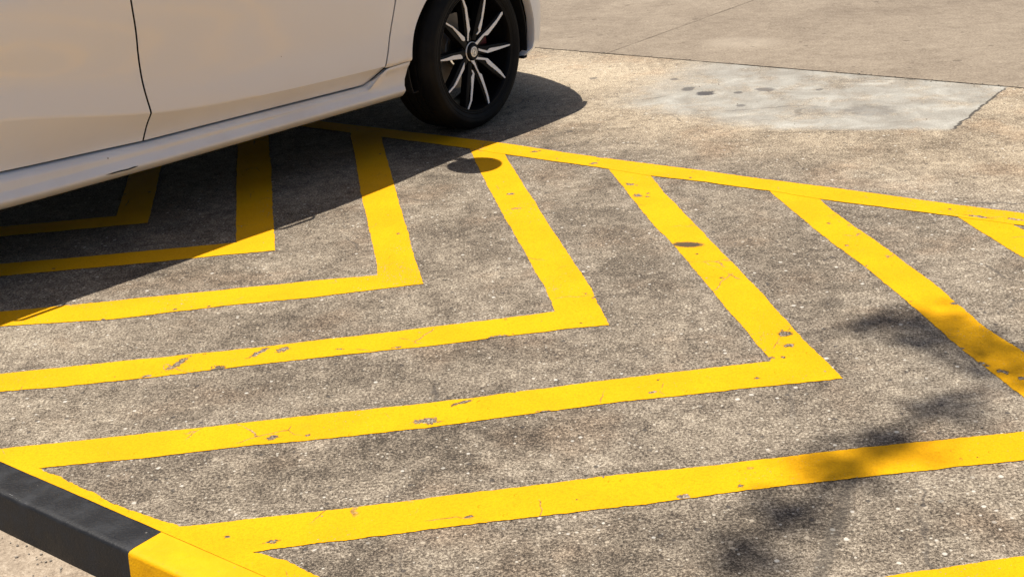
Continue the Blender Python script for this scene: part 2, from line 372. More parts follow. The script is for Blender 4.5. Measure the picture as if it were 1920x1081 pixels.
def mat_forecourt():
    n = NB("forecourt_concrete")
    big = n.noise(.7, 5, .6); mid = n.noise(3.5, 5, .65, dist=.4); sm = n.noise(18, 5, .7); gr = n.noise(90, 4, .75); fine = n.noise(300, 2, .6)
    t = n.m('ADD', n.m('ADD', n.m('MULTIPLY', n.m('SUBTRACT', big, .5), .5), .5), n.m('MULTIPLY', n.m('SUBTRACT', mid, .5), .45))
    t = n.m('ADD', t, n.m('ADD', n.m('MULTIPLY', n.m('SUBTRACT', sm, .5), .55), n.m('MULTIPLY', n.m('SUBTRACT', gr, .5), 1.25)))
    t = n.m('ADD', t, n.m('MULTIPLY', n.m('SUBTRACT', fine, .5), .5))
    col = n.ramp(t, [(0, (.07, .055, .042)), (.25, (.130, .100, .072)), (.5, (.210, .168, .122)), (.75, (.290, .240, .178)), (1, (.45, .385, .295))])
    col = n.mix(n.m('MULTIPLY', n.blob(1.24, 6.42, .18, .12, -.5, n.m('MULTIPLY', n.m('SUBTRACT', sm, .5), 1.5), .9), .18), col, (.46, .40, .31))
    d, c = n.voro(13, vec=n.vm('ADD', n.co, n.vm('MULTIPLY', n.noisec(30, 3), (.05, .05, 0))))
    r = n.sep(c)
    pit = n.m('MULTIPLY', n.rng(n.m('ADD', d, n.m('MULTIPLY', r[1], .18)), .26, .20), n.rng(r[0], .72, .76))
    col = n.mix(n.m('MULTIPLY', pit, .55), col, (.07, .052, .038))
    n.bump(n.m('ADD', n.m('MULTIPLY', sm, .6), n.m('MULTIPLY', gr, .8)), .006, .8)
    return n.set(col, .85, Specular_IOR_Level=.25)

def mat_road():
    n = NB("lower_road_concrete")
    mid = n.noise(5, 5, .6); sm = n.noise(40, 4, .7); gr = n.noise(180, 3, .7); fine = n.noise(420, 2, .6)
    t = n.m('ADD', .5, n.m('ADD', n.m('MULTIPLY', n.m('SUBTRACT', mid, .5), .5), n.m('ADD', n.m('MULTIPLY', n.m('SUBTRACT', sm, .5), .6), n.m('MULTIPLY', n.m('SUBTRACT', gr, .5), .9))))
    t = n.m('ADD', t, n.m('MULTIPLY', n.m('SUBTRACT', fine, .5), .5))
    col = n.ramp(t, [(0, (.06, .045, .03)), (.3, (.18, .136, .095)), (.55, (.31, .245, .175)), (1, (.52, .44, .34))])
    n.bump(n.m('ADD', sm, gr), .004, .8)
    return n.set(col, .9)

def mat_kerb(black):
    n = NB("black_kerb_paint" if black else "yellow_kerb_paint")
    sm = n.noise(14, 5, .65); gr = n.noise(150, 3, .65)
    d, c = n.voro(70); r = n.sep(c)
    speck = n.m('MULTIPLY', n.rng(d, .22, .12), n.rng(r[0], .95, .96))
    if black:
        col = n.mix(n.rng(sm, .45, .75), (.007, .0075, .009), (.016, .0175, .021))
        col = n.mix(n.m('MULTIPLY', speck, .5), col, (.22, .2, .17))
        sc = n.rng(n.noise(60, 5, .8), .68, .74, 0, .45)
        col = n.mix(sc, col, (.12, .12, .125))
        n.bump(n.m('ADD', n.m('MULTIPLY', speck, -.8), n.m('MULTIPLY', gr, .6)), .003, .5)
        return n.set(col, n.rng(sm, .3, .7, .40, .6), Specular_IOR_Level=.26)
    col = n.mix(n.rng(sm, .35, .7), (.60, .292, .0003), (.67, .336, .0004))
    col = n.mix(n.m('MULTIPLY', speck, .6), col, (.4, .22, .05))
    wv = n.noise(22, 6, .8, dist=.5)
    col = n.mix(n.rng(wv, .63, .68, 0, .5), col, (.45, .2, .02))
    n.bump(n.m('ADD', n.m('MULTIPLY', sm, 1.0), n.m('MULTIPLY', gr, .3)), .004, .7)
    return n.set(col, .6, Specular_IOR_Level=.12)

def simple(name, col, rough, metal=0.0, **kw):
    n = NB(name)
    v = n.noise(40, 3, .6)
    c2 = tuple(min(1, q * 1.25 + .002) for q in col)
    n.set(n.mix(v, col, c2), rough, Metallic=metal, **kw)
    return n.mat

def mat_carpaint():
    n = NB("white_car_paint")
    dirt = n.noise(3.0, 5, .65); fine = n.noise(260, 2, .5)
    z = n.sep(n.co)[2]
    low = n.rng(z, .46, .24, 0, 1)
    f = n.m('MULTIPLY', n.rng(dirt, .35, .75, .15, .8), n.m('ADD', n.m('MULTIPLY', low, .30), .03))
    col = n.mix(f, (.90, .895, .89), (.56, .47, .37))
    d, c = n.voro(16); r = n.sep(c)
    ch = n.m('MULTIPLY', n.rng(d, .055, .03), n.rng(r[0], .88, .89))
    col = n.mix(n.m('MULTIPLY', ch, .8), col, (.20, .11, .06))
    orange = n.noise(9, 1, .4)
    n.bump(n.m('ADD', n.m('MULTIPLY', fine, .02), n.m('MULTIPLY', orange, 1.0)), .0012, .35)
    return n.set(col, .34, Coat_Weight=.85, Coat_Roughness=.10, Specular_IOR_Level=.4)

def mat_rubber():
    n = NB("tyre_rubber")
    g = n.noise(120, 3, .6); b = n.noise(8, 4, .6)
    col = n.mix(n.rng(b, .4, .75), (.004, .004, .004), (.012, .011, .009))
    n.bump(g, .0012, .5)
    return n.set(col, .7, Specular_IOR_Level=.22)

M = {}
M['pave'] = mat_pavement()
M['fore'] = mat_forecourt()
M['road'] = mat_road()
M['kb'] = mat_kerb(True)
M['ky'] = mat_kerb(False)
M['white'] = mat_carpaint()
M['rubber'] = mat_rubber()
M['blackgloss'] = simple("gloss_black_alloy", (.003, .003, .0035), .4, 0.0, Specular_IOR_Level=.12)
M['silver'] = simple("machined_alloy", (.86, .86, .85), .45, .0)
M['disc'] = simple("brake_disc_steel", (.30, .27, .24), .42, .8)
M['red'] = simple("red_caliper_paint", (.12, .006, .008), .5)
M['dark'] = simple("black_plastic", (.010, .010, .010), .7)
M['trim'] = simple("satin_black_trim", (.02, .02, .02), .45)
M['cap'] = simple("silver_cap", (.82, .78, .72), .35, .3)
M['lamp'] = simple("lamp_lens", (.55, .55, .55), .08, .2, Coat_Weight=1.0)
M['redlamp'] = simple("tail_lamp_lens", (.45, .01, .01), .1, 0, Coat_Weight=1.0)
M['bark'] = simple("bark", (.10, .07, .05), .9)
gl = NB("tinted_window_glass")
gl.set((.012, .014, .015), .04, Specular_IOR_Level=.6)
M['glass'] = gl.mat
lf = NB("leaves")
lf.set(lf.mix(lf.noise(3, 3, .6), (.045, .085, .02), (.09, .14, .035)), .55)
M['leaf'] = lf.mat

# ------------------------------------------------------------------ object helpers
def link(name, bm, mat, parent=None, smooth=False, kind=None):
    me = bpy.data.meshes.new(name)
    bm.to_mesh(me); bm.free()
    if smooth:
        for p in me.polygons: p.use_smooth = True
    me.materials.append(mat)
    o = bpy.data.objects.new(name, me)
    C.objects.link(o)
    if parent: o.parent = parent
    if kind: o['kind'] = kind
    return o

def poly_prism(bm, pts, z0, z1):
    """flat slab: outline pts (x, y) between two heights"""
    top = [bm.verts.new((x, y, z1)) for x, y in pts]
    bot = [bm.verts.new((x, y, z0)) for x, y in pts]
    bm.faces.new(top); bm.faces.new(bot[::-1])
    k = len(pts)
    for i in range(k): bm.faces.new((top[i], bot[i], bot[(i + 1) % k], top[(i + 1) % k]))

def lerp(a, b, t): return a + (b - a) * t
def interp(tab, x):
    if x <= tab[0][0]: return tab[0][1]
    for (a, b), (c, d) in zip(tab, tab[1:]):
        if x <= c:
            t = (x - a) / (c - a); return lerp(b, d, t)
    return tab[-1][1]
def sinterp(tab, x):
    """monotone-ish cubic through the table"""
    n_ = len(tab)
    if x <= tab[0][0]: return tab[0][1]
    if x >= tab[-1][0]: return tab[-1][1]
    for i in range(n_ - 1):
        if x <= tab[i + 1][0]: break
    x0, y0 = tab[i]; x1, y1 = tab[i + 1]
    h = x1 - x0
    def slope(j):
        if j == 0: return (tab[1][1] - tab[0][1]) / (tab[1][0] - tab[0][0])
        if j == n_ - 1: return (tab[-1][1] - tab[-2][1]) / (tab[-1][0] - tab[-2][0])
        return (tab[j + 1][1] - tab[j - 1][1]) / (tab[j + 1][0] - tab[j - 1][0])
    m0, m1 = slope(i) * h, slope(i + 1) * h
    t = (x - x0) / h
    return (2 * t**3 - 3 * t**2 + 1) * y0 + (t**3 - 2 * t**2 + t) * m0 + (-2 * t**3 + 3 * t**2) * y1 + (t**3 - t**2) * m1

def resample(pts, step):
    out = []
    for a, b in zip(pts, pts[1:]):
        a, b = Vector(a), Vector(b); L = (b - a).length; k = max(1, int(L / step))
        for i in range(k): out.append(a.lerp(b, i / k))
    out.append(Vector(pts[-1]))
    return out

def polylen(pts): return sum((Vector(b) - Vector(a)).length for a, b in zip(pts, pts[1:]))
def at_len(pts, t):
    L = polylen(pts) * t
    for a, b in zip(pts, pts[1:]):
        a, b = Vector(a), Vector(b); d = (b - a).length
        if L <= d or (b - Vector(pts[-1])).length < 1e-9: return a.lerp(b, min(1.0, L / d))
        L -= d
    return Vector(pts[-1])

# ------------------------------------------------------------------ ground, slabs, kerb
bm = bmesh.new()
S = 150.0
poly_prism(bm, [(-S, -S), (S, -S), (S, S), (-S, S)], -0.6, -0.125)
link("ground", bm, M['road'], kind='structure')
bm = bmesh.new()
poly_prism(bm, [W2(-60, -60)[:2], W2(1.193, -60)[:2], W2(1.193, 60)[:2], W2(-60, 60)[:2]], -0.115, -0.092)
link("road", bm, M['road'], kind='structure')

def ragged_edge(a, b, amp, step=.02, seed=0, fine=.5):
    r = random.Random(seed)
    out = []; v = 0
    pts = resample([a, b], step)
    d = (Vector(b) - Vector(a)).normalized(); nn = Vector((-d.y, d.x))
    for i, p in enumerate(pts):
        v = v * .75 + r.uniform(-1, 1) * amp * .5
        out.append(p + nn * (v + r.uniform(-1, 1) * amp * fine * .5))
    return out

# hatched slab, from the kerb to the joint; joint line slightly out of parallel
J0, J1 = Vector(MARK['joint'][0]), Vector(MARK['joint'][-1])
jd = (J1 - J0).normalized(); jn = Vector((-jd.y, jd.x))
if jn.y < 0: jn = -jn
ja, jb = J0 - jd * 8, J1 + jd * 5
near = [Vector(p) for p in [W2(1.283, 9)[:2], W2(1.283, -14)[:2]]]
edge = ragged_edge(J0 - jd * .6 - jn * .007, J1 + jd * .6 - jn * .007, .004, .015, 3)
bm = bmesh.new()
near = near
poly_prism(bm, [tuple(v) for v in (near + [ja - jn * .007] + edge + [jb - jn * .007])], -0.12, 0.0)
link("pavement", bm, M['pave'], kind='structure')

# smooth forecourt slabs beyond the joint, split by a second joint
fe = ragged_edge(J0 - jd * .6 + jn * .007, J1 + jd * .6 + jn * .007, .0025, .015, 5)
q0, q1 = Vector(MARK['joint2'][0]), Vector(MARK['joint2'][2])
qd = (q1 - q0).normalized(); qn = Vector((qd.y, -qd.x))
# crossing of the two joints
den = jd.x * qd.y - jd.y * qd.x
tt = ((q0 - J0).x * qd.y - (q0 - J0).y * qd.x) / den
X = J0 + jd * tt + jn * .007
left = [p for p in fe if (p - X).dot(jd) < -.004]
right = [p for p in fe if (p - X).dot(jd) > .004]
far = 90
bm = bmesh.new()
el = ragged_edge(X - qn * .0025, X - qn * .0025 + qd * 3.0, .0015, .02, 8)
poly_prism(bm, [tuple(v) for v in [ja + jn * .007] + left + el + [X - qn * .0025 + qd * far, ja + qd * far - jd * 60, ja - jd * 60 + jn * .007]], -0.12, 0.0)
link("forecourt", bm, M['fore'], kind='structure')
bm = bmesh.new()
er = ragged_edge(X + qn * .0025 + qd * 3.0, X + qn * .0025, .0015, .02, 9)
poly_prism(bm, [tuple(v) for v in [jb + jn * .007, jb + jd * 60 + jn * .007, jb + jd * 60 + qd * far, X + qn * .0025 + qd * far] + er + right], -0.12, 0.0)
link("forecourt", bm, M['fore'], kind='structure')

# kerb stones: black, then yellow
def kerb(t0, t1, mat, name):
    bm = bmesh.new()
    prof = [(1.281, -.12), (1.281, .0018), (1.215, .0022), (1.2045, .0010), (1.2005, -.0015), (1.1985, -.006), (1.188, -.13)]
    n_ = max(2, int((t1 - t0) / .02)) if t1 - t0 < 4 else 60
    rows = []
    r = random.Random(int(abs(t0) * 1000))
    wob = 0
    for i in range(n_ + 1):
        t = lerp(t0, t1, i / n_)
        wob = wob * .9 + r.uniform(-1, 1) * .0003
        row = []
        for j, (p, z) in enumerate(prof):
            jit = wob if 1 < j < 6 else 0
            row.append(bm.verts.new(W2(p + jit, t, z + jit * .6)))
        rows.append(row)
    for a, b in zip(rows, rows[1:]):
        for j in range(len(prof) - 1): bm.faces.new((a[j], a[j + 1], b[j + 1], b[j]))
    bm.faces.new(rows[0]); bm.faces.new(rows[-1][::-1])
    bmesh.ops.recalc_face_normals(bm, faces=bm.faces)
    o = link(name, bm, mat, smooth=True, kind='structure')
    md = o.modifiers.new("e", 'EDGE_SPLIT'); md.split_angle = math.radians(50)
    return o
kt = -1.973
kerb(kt - 1.15, kt, M['kb'], "kerb")
kerb(kt + .0005, kt + 1.15, M['ky'], "kerb")
kerb(kt + 1.1505, kt + 2.3, M['kb'], "kerb")
kerb(kt + 2.3005, kt + 10, M['ky'], "kerb")
kerb(kt - 2.3, kt - 1.1505, M['ky'], "kerb")
kerb(kt - 10, kt - 2.3005, M['kb'], "kerb")

# ------------------------------------------------------------------ painted markings
def rag(pts, amp, seed, notches=()):
    amp = amp * .8
    """ragged painted edge: dense polyline with small wander and bites; + is to the left of travel"""
    r = random.Random(seed)
    P = resample(pts, .005)
    out = []; v = 0; v2 = 0
    for i, p in enumerate(P):
        a = P[max(0, i - 3)]; b = P[min(len(P) - 1, i + 3)]
        d = (b - a).normalized() if (b - a).length > 1e-6 else Vector((1, 0))
        nn = Vector((-d.y, d.x))
        v = v * .93 + r.uniform(-1, 1) * amp * .42
        v2 = v2 * .5 + r.uniform(-1, 1) * amp * .4
        o = v + v2
        for (x, y, rad, dep) in notches:
            q = (p - Vector((x, y))).length / rad
            if q < 1: o += dep * math.sqrt(1 - q * q) * (1 + r.uniform(-.15, .15))
        if i in (0, len(P) - 1): o = 0
        out.append(p + nn * o)
    return out

def strip(name, A_, B_, z, seed, ampA=.0022, ampB=.0022, nA=(), nB=()):
    """paint between two edges (both given in the same direction)"""
    bm = bmesh.new()
    a = rag(A_, ampA, seed, nA); b = rag(B_, ampB, seed + 50, nB)
    k = max(len(a), len(b))
    def pick(L, i): return L[round(i * (len(L) - 1) / (k - 1))]
    va = []; vb = []; last = None
    for i in range(k):
        pa, pb = pick(a, i), pick(b, i)
        va.append(bm.verts.new((pa.x, pa.y, z))); vb.append(bm.verts.new((pb.x, pb.y, z)))
    for i in range(k - 1):
        try: bm.faces.new((va[i], va[i + 1], vb[i + 1], vb[i]))
        except ValueError: pass
    bmesh.ops.remove_doubles(bm, verts=bm.verts, dist=1e-6)
    return bm

def ext(pts, start=0.0, end=0.0):
    P = [Vector(p) for p in pts]
    if start: P = [P[0] + (P[0] - P[1]).normalized() * start] + P
    if end: P = P + [P[-1] + (P[-1] - P[-2]).normalized() * end]
    return P

def marking(bm_list, label):
    base = bmesh.new()
    for b in bm_list:
        me = bpy.data.meshes.new("tmp"); b.to_mesh(me); b.free(); base.from_mesh(me); bpy.data.meshes.remove(me)
    co_ = [v.co.to_2d() for v in base.verts][::6]
    near_ = [w_ for w_ in WEAR if min((c_ - Vector(w_[:2])).length for c_ in co_) < .12]
    o = link("road_marking", base, mat_paint(near_), kind='structure')
    o['label'] = label
    return o

K = MARK
ZC = .0016
# kerb-ward run of each A leg meets the strip along the kerb at P = 1.31
def to_p(pts, pgoal):
    P = [Vector(p) for p in pts]
    d = (P[0] - P[1]).normalized()
    t = (pgoal - PN.dot(P[0])) / PN.dot(d)
    return [P[0] + d * t] + P
NOTCH = {3: dict(lo=[(-.9, 2.985, .03, -.003)], up=[]),
         4: dict(up=[(-.1, 2.72, .05, -.003)], lo=[]),
         5: dict(up=[], lo=[]), 2: dict(up=[], lo=[]), 1: dict(up=[], lo=[])}
for k_ in (1, 2, 3, 4):
    up = to_p(K['A%dup' % k_], 1.296); lo = to_p(K['A%dlo' % k_], 1.296)
    Bl = ext(K['B%dl' % k_], end=.05); Br = ext(K['B%dr' % k_], end=.05)
    if k_ == 1:
        Bl = ext(K['B1l'], end=.5); Br = ext(K['B1r'], end=.75)
    legA = strip("a", up, lo, ZC, 10 * k_, nA=NOTCH[k_]['up'], nB=NOTCH[k_]['lo'])
    legB = strip("b", Bl, Br, ZC, 10 * k_ + 5)
    marking([legA, legB], "yellow painted chevron on the concrete, number %s counted from the car" % ('second third fourth fifth'.split()[k_ - 1]))
# the chevron almost wholly under the car (k = 0)
c0 = PN * 2.545 + PT * -3.63
cin = c0 + Vector((-.135, .108))
ad = (Vector(K['A1lo'][0]) - Vector(K['A1lo'][-1])).normalized()
bd = (Vector(K['B1r'][-1]) - Vector(K['B1r'][0])).normalized()
marking([strip("a", [cin + ad * 2.6, cin], [c0 + ad * 2.6, c0], ZC, 5), strip("b", [cin, cin + bd * 1.7], [c0, c0 + bd * 1.7], ZC, 6)],
        "yellow painted chevron deep in the shade under the car")
# A5 + B5 (corner outside the frame on the right)
a5u, a5l = [Vector(p) for p in K['A5up']], [Vector(p) for p in K['A5lo']]
cor5 = PN * 2.53 + PT * -.47; cor5i = PN * 2.53 + PT * -.66
c5 = Vector((1.222, 2.255)); c5i = Vector((1.088, 2.365))
marking([strip("a", to_p(K['A5up'], 1.3) + [c5i], to_p(K['A5lo'], 1.3) + [c5], ZC, 60),
         strip("b", [c5i] + [Vector(p) for p in ext(K['B5l'], end=.05)], [c5] + [Vector(p) for p in ext(K['B5r'], end=.05)], ZC, 65)],
        "nearest long yellow chevron, running from the kerb corner to the right edge")
# A6 + B6
u6 = [Vector(p) for p in K['A6up']]
d6 = (u6[2] - u6[0]).normalized()
c6 = Vector((1.70, 1.86)); c6i = Vector((1.56, 1.98))
s6 = u6[0] - d6 * 1.2
marking([strip("a", [s6, u6[0], u6[1], c6i], [s6 + Vector((.1, -.112)), u6[0] + Vector((.05, -.112)), u6[1] + Vector((.03, -.112)), c6], ZC, 70),
         strip("b", [c6i] + ext(K['B6l'], end=.05), [c6] + ext(K['B6r'], end=.05), ZC, 75)],
        "yellow chevron cut by the bottom right corner of the photo")
# long border line and the strip along the kerb
bt = ext(K['bt'], 2.2, 3.0); bb = ext(K['bb'], 2.2, 3.0)
marking([strip("x", bt, bb, ZC + .0008, 80, nA=[(.36, 4.60, .02, -.006)])], "long yellow border line closing the far ends of the chevrons")
ki = [Vector(W2(1.2812, -6)[:2]), Vector(W2(1.2812, -1.977)[:2]), Vector(W2(1.2812, 3)[:2])]
ko = [Vector(W2(1.309, -6)[:2])] + [Vector(p) for p in K['kinner']] + [Vector(W2(1.34, 3)[:2])]
marking([strip("y", ko, ki, ZC + .0012, 90, ampA=.004, ampB=.0004)], "yellow strip painted along the back of the kerb")

# ------------------------------------------------------------------ the car (local x forward, -y towards the viewer)
TH = math.radians(43)
car = bpy.data.objects.new("parked_car", None)
C.objects.link(car)
car.location = (-.065, 5.188, 0)
car.rotation_euler = (0, 0, TH)
car['label'] = "white hatchback car parked over the yellow chevrons, front wheel turned"
car['category'] = "car"
YC = 0.83                                        # centre line of the car
RA = -2.55                                       # rear axle

PLAN = [(-3.45, -.26), (-3.35, -.13), (-3.2, -.07), (-2.9, -.035), (-2.4, -.01), (-1.9, .004), (-1.6, 0), (-.6, 0), (-.25, -.008), (0, -.018), (.2, -.032), (.3, -.045), (.36, -.062),
        (.45, -.115), (.55, -.215), (.65, -.37), (.72, -.57)]
ZCR = [(-3.3, .52), (-2.4, .53), (-1.95, .489), (-1.47, .400), (-1.17, .370), (-.5, .352), (.4, .35)]
ZBOT = [(-3.3, .36), (-2.2, .34), (-1.98, .327), (-1.475, .303), (-.99, .297), (-.55, .290), (.4, .288)]
def zcr(s): return sinterp(ZCR, s)
def prof(s, z):
    zc = zcr(s); zb = interp(ZBOT, s)
    if z >= zc:
        fw = interp([(-.55, 0), (-.3, .035), (.0, .060), (.3, .080), (.6, .10)], s) * max(0, (z - .5) / .45) ** 2
        rw = interp([(-2.4, .022), (-1.7, .015), (-1.45, .0)], s) * max(0, (z - .65) / .25)
        return sinterp([(zc, .032), (zc + .045, .0305), (zc + .11, .0285), (max(.66, zc + .2), .045), (.76, .042), (.85, .026), (.92, -.010), (.96, -.05)], z) - fw + rw + sinterp([(-2.4, .07), (-2.1, .045), (-1.15, .045), (-.8, .012), (-.6, -.02), (-.3, -.045), (0, -.035), (.3, -.075), (.6, -.035)], s) * min(1.0, max(0.0, (z - .60) / .24)) ** 1.5
    t = (zc - z) / (zc - zb)
    return .032 - .058 * t - .004 * math.sin(min(t, 1) * math.pi)
def dside(s, z): return sinterp(PLAN, s) + prof(s, z)
def P3(s, z, d, mir=False):
    return (s, (-d) if not mir else (2 * YC + d), z)

def grid_panel(name, rows, mir, mat, parent, flange=True, seam=.012, dfun=dside):
    """rows: list of rows of (s, z); border folded inwards so that shut lines read as gaps"""
    bm = bmesh.new()
    nr, nc = len(rows), len(rows[0])
    V = [[bm.verts.new(P3(s, z, dfun(s, z), mir)) for (s, z) in row] for row in rows]
    for i in range(nr - 1):
        for j in range(nc - 1):
            bm.faces.new((V[i][j], V[i][j + 1], V[i + 1][j + 1], V[i + 1][j]))
    if flange:
        ring = [(0, j) for j in range(nc)] + [(i, nc - 1) for i in range(1, nr)] + [(nr - 1, j) for j in range(nc - 2, -1, -1)] + [(i, 0) for i in range(nr - 2, 0, -1)]
        prev = [V[i][j] for i, j in ring]
        cs = sum(rows[i][j][0] for i, j in ring) / len(ring); cz = sum(rows[i][j][1] for i, j in ring) / len(ring)
        for k_, (dd, oo) in enumerate(((.0012, .0004), (.020, .0))):
            cur = []
            for (i, j) in ring:
                s, z = rows[i][j]
                v = Vector((s - cs, z - cz)).normalized() * oo
                cur.append(bm.verts.new(P3(s + v.x, z + v.y, dfun(s, z) - dd, mir)))
            for a in range(len(ring)):
                b = (a + 1) % len(ring)
                f_ = bm.faces.new((prev[a], prev[b], cur[b], cur[a]))
                f_.material_index = k_  # deep ring goes black: the shut line's shade put into the colour
            prev = cur
    bmesh.ops.recalc_face_normals(bm, faces=bm.faces)
    o = link(name, bm, mat, parent, smooth=True)
    o.data.materials.append(M['dark'])
    md = o.modifiers.new("e", 'EDGE_SPLIT'); md.split_angle = math.radians(48)
    return o

SEAM_F = [(.284, -.600), (.288, -.575), (.291, -.558), (.298, -.541), (.306, -.529), (.320, -.511), (.338, -.496), (.355, -.486), (.40, -.467), (.472, -.444), (.584, -.410), (.70, -.388), (.80, -.380), (.93, -.39)]
SEAM_M = [(.28, -1.487), (.307, -1.480), (.36, -1.472), (.395, -1.4655), (.41, -1.4655), (.46, -1.471), (.562, -1.476), (.66, -1.477), (.763, -1.484), (.93, -1.49)]
SEAM_R = [(.28, -2.17), (.5, -2.20), (.62, -2.26), (.70, -2.40), (.80, -2.50), (.93, -2.52)]
ZTOP = .935
G_ = .0034
def zrows(zb, zc):
    out = [zb + (zc - zb) * t for t in (0, .06, .13, .22, .34, .48, .62, .76, .88, .96)]
    out += [zc + .0, zc + .008, zc + .02, zc + .04, zc + .07]
    z = zc + .07
    k_ = 14
    out += [z + (ZTOP - z) * (i / k_) for i in range(1, k_ + 1)]
    return out
def door_rows(sl, sr, nc=40):
    rows = []
    NR = len(zrows(.3, .4))
    for r in range(NR):
        row = []
        for j in range(nc + 1):
            # fixed-point: z depends on s (rising crease), s limits depend on z
            u = j / nc
            s = lerp(-1.47, -.5, u)
            z = .5
            for _ in range(6):
                zl = zrows(interp(ZBOT, s), zcr(s))[r]
                z = zl
                a, b = sl(z), sr(z)
                s = lerp(a, b, u)
            row.append((s, z))
        rows.append(row)
    return rows

cabin_parts = []
for mir in (False, True):
    fd = grid_panel("door", door_rows(lambda z: sinterp(SEAM_M, z) + G_, lambda z: sinterp(SEAM_F, z) - G_), mir, M['white'], car)
    rd = grid_panel("door", door_rows(lambda z: sinterp(SEAM_R, z) + G_, lambda z: sinterp(SEAM_M, z) - G_), mir, M['white'], car)
    if not mir:
        fd['label'] = "white front door with a dark seam before the wheel arch"
        rd['label'] = "white rear door cut by the left edge of the photo"
    # pull handles
    for door, s0 in ((fd, -1.25), (rd, -2.16)):
        bm = bmesh.new()
        hz = .83; prof_h = 10
        ringp = []
        for i in range(15):
            u = i / 14; s = s0 - .09 + .18 * u
            lift = .035 * (math.sin(min(1, min(u, 1 - u) / .18) * math.pi / 2))
            d0 = dside(s, hz)
            ring = []
            for k_ in range(prof_h):
                a = 2 * math.pi * k_ / prof_h
                ring.append(bm.verts.new(P3(s, hz + .011 * math.sin(a), d0 - .012 + lift + .008 * math.cos(a), mir)))
            ringp.append(ring)
        for a, b in zip(ringp, ringp[1:]):
            for k_ in range(prof_h): bm.faces.new((a[k_], a[(k_ + 1) % prof_h], b[(k_ + 1) % prof_h], b[k_]))
        bm.faces.new(ringp[0]); bm.faces.new(ringp[-1])
        bmesh.ops.recalc_face_normals(bm, faces=bm.faces)
        link("handle", bm, M['white'], door, smooth=True)

# ray-built fenders round a wheel arch
def ray_hit(cx_, cz_, th_, poly):
    dx, dz = math.cos(th_), math.sin(th_)
    best = None
    for (a, b) in zip(poly, poly[1:]):
        ex, ez = b[0] - a[0], b[1] - a[1]
        den = dx * ez - dz * ex
        if abs(den) < 1e-9: continue
        t = ((a[0] - cx_) * ez - (a[1] - cz_) * ex) / den
        u = ((a[0] - cx_) * dz - (a[1] - cz_) * dx) / den
        if t > 0 and -1e-6 <= u <= 1 + 1e-6 and (best is None or t < best): best = t
    return best
ARCH_R, WZ = .360, .307
def fender(name, cx_, poly, a0, a1, mir, lipd=.0):
    bm = bmesh.new()
    NA, NRAD = 96, 26
    rows = []
    angs = [math.radians(lerp(a0, a1, i / NA)) for i in range(NA + 1)]
    for th_ in angs:
        t1 = ray_hit(cx_, WZ, th_, poly)
        if t1 is None: t1 = rows[-1][2] if rows else .5
        row = []
        for j in range(NRAD + 1):
            u = j / NRAD
            r_ = lerp(ARCH_R, max(t1, ARCH_R + .01), u)
            s, z = cx_ + r_ * math.cos(th_), WZ + r_ * math.sin(th_)
            if cx_ == 0 and s < -.2: z = max(z, interp(SKT, s) + .0022)
            flare = lipd * max(0, 1 - (r_ - ARCH_R) / .05) ** 2
            row.append((s, z, dside(s, z) + flare))
        rows.append((row, th_, t1))
    V = [[bm.verts.new(P3(s, z, d, mir)) for s, z, d in row[0]] for row in rows]
    for a, b in zip(V, V[1:]):
        for j in range(NRAD): bm.faces.new((a[j], a[j + 1], b[j + 1], b[j]))
    # rolled lip into the arch
    prev = [v[0] for v in V]
    for (rr, dd) in ((-.002, .002), (-.004, .010), (-.002, .035)):
        cur = []
        for row, th_, t1 in rows:
            s, z, d = row[0]
            cur.append(bm.verts.new(P3(s + rr * math.cos(th_), z + rr * math.sin(th_), d - dd, mir)))
        for i in range(len(cur) - 1): bm.faces.new((prev[i], prev[i + 1], cur[i + 1], cur[i]))
        prev = cur
    # folded shut edge
    prev = [v[-1] for v in V]
    for dd in (.0012, .02):
        cur = [bm.verts.new(P3(row[0][-1][0], row[0][-1][1], row[0][-1][2] - dd, mir)) for row in rows]
        for i in range(len(cur) - 1): bm.faces.new((prev[i], prev[i + 1], cur[i + 1], cur[i]))
        prev = cur
    bmesh.ops.recalc_face_normals(bm, faces=bm.faces)
    o = link(name, bm, M['white'], car, smooth=True)
    md = o.modifiers.new("e", 'EDGE_SPLIT'); md.split_angle = math.radians(48)
    return o
SKT = [(-2.2, .338), (-1.98, .323), (-1.475, .299), (-.99, .293), (-.60, .286), (-.558, .288), (-.538, .296), (-.52, .306), (-.50, .324), (-.484, .336), (-.47, .339), (-.36, .345)]
front_poly = [(-.30, .330), (-.486, .336), (-.483, .350)] + [(s + G_ + .0005, z) for z, s in SEAM_F if z > .36] + [(-.2, .91), (0, .875), (.25, .82), (.42, .735), (.52, .64), (.54, .58), (.30, .53), (.25, .50)]
for mir in (False, True):
    fender("fender", 0, front_poly, 175.6, 33.0, mir, .004)
rear_poly = [(RA + .42, .345)] + [(s - G_, z) for z, s in SEAM_R if z > .36] + [(RA - .3, .95), (-3.25, .93), (-3.42, .80), (-3.42, .34), (RA - .36, .30)]
for mir in (False, True):
    fender("quarter_panel", RA, rear_poly, 5.5, 178, mir, .004)

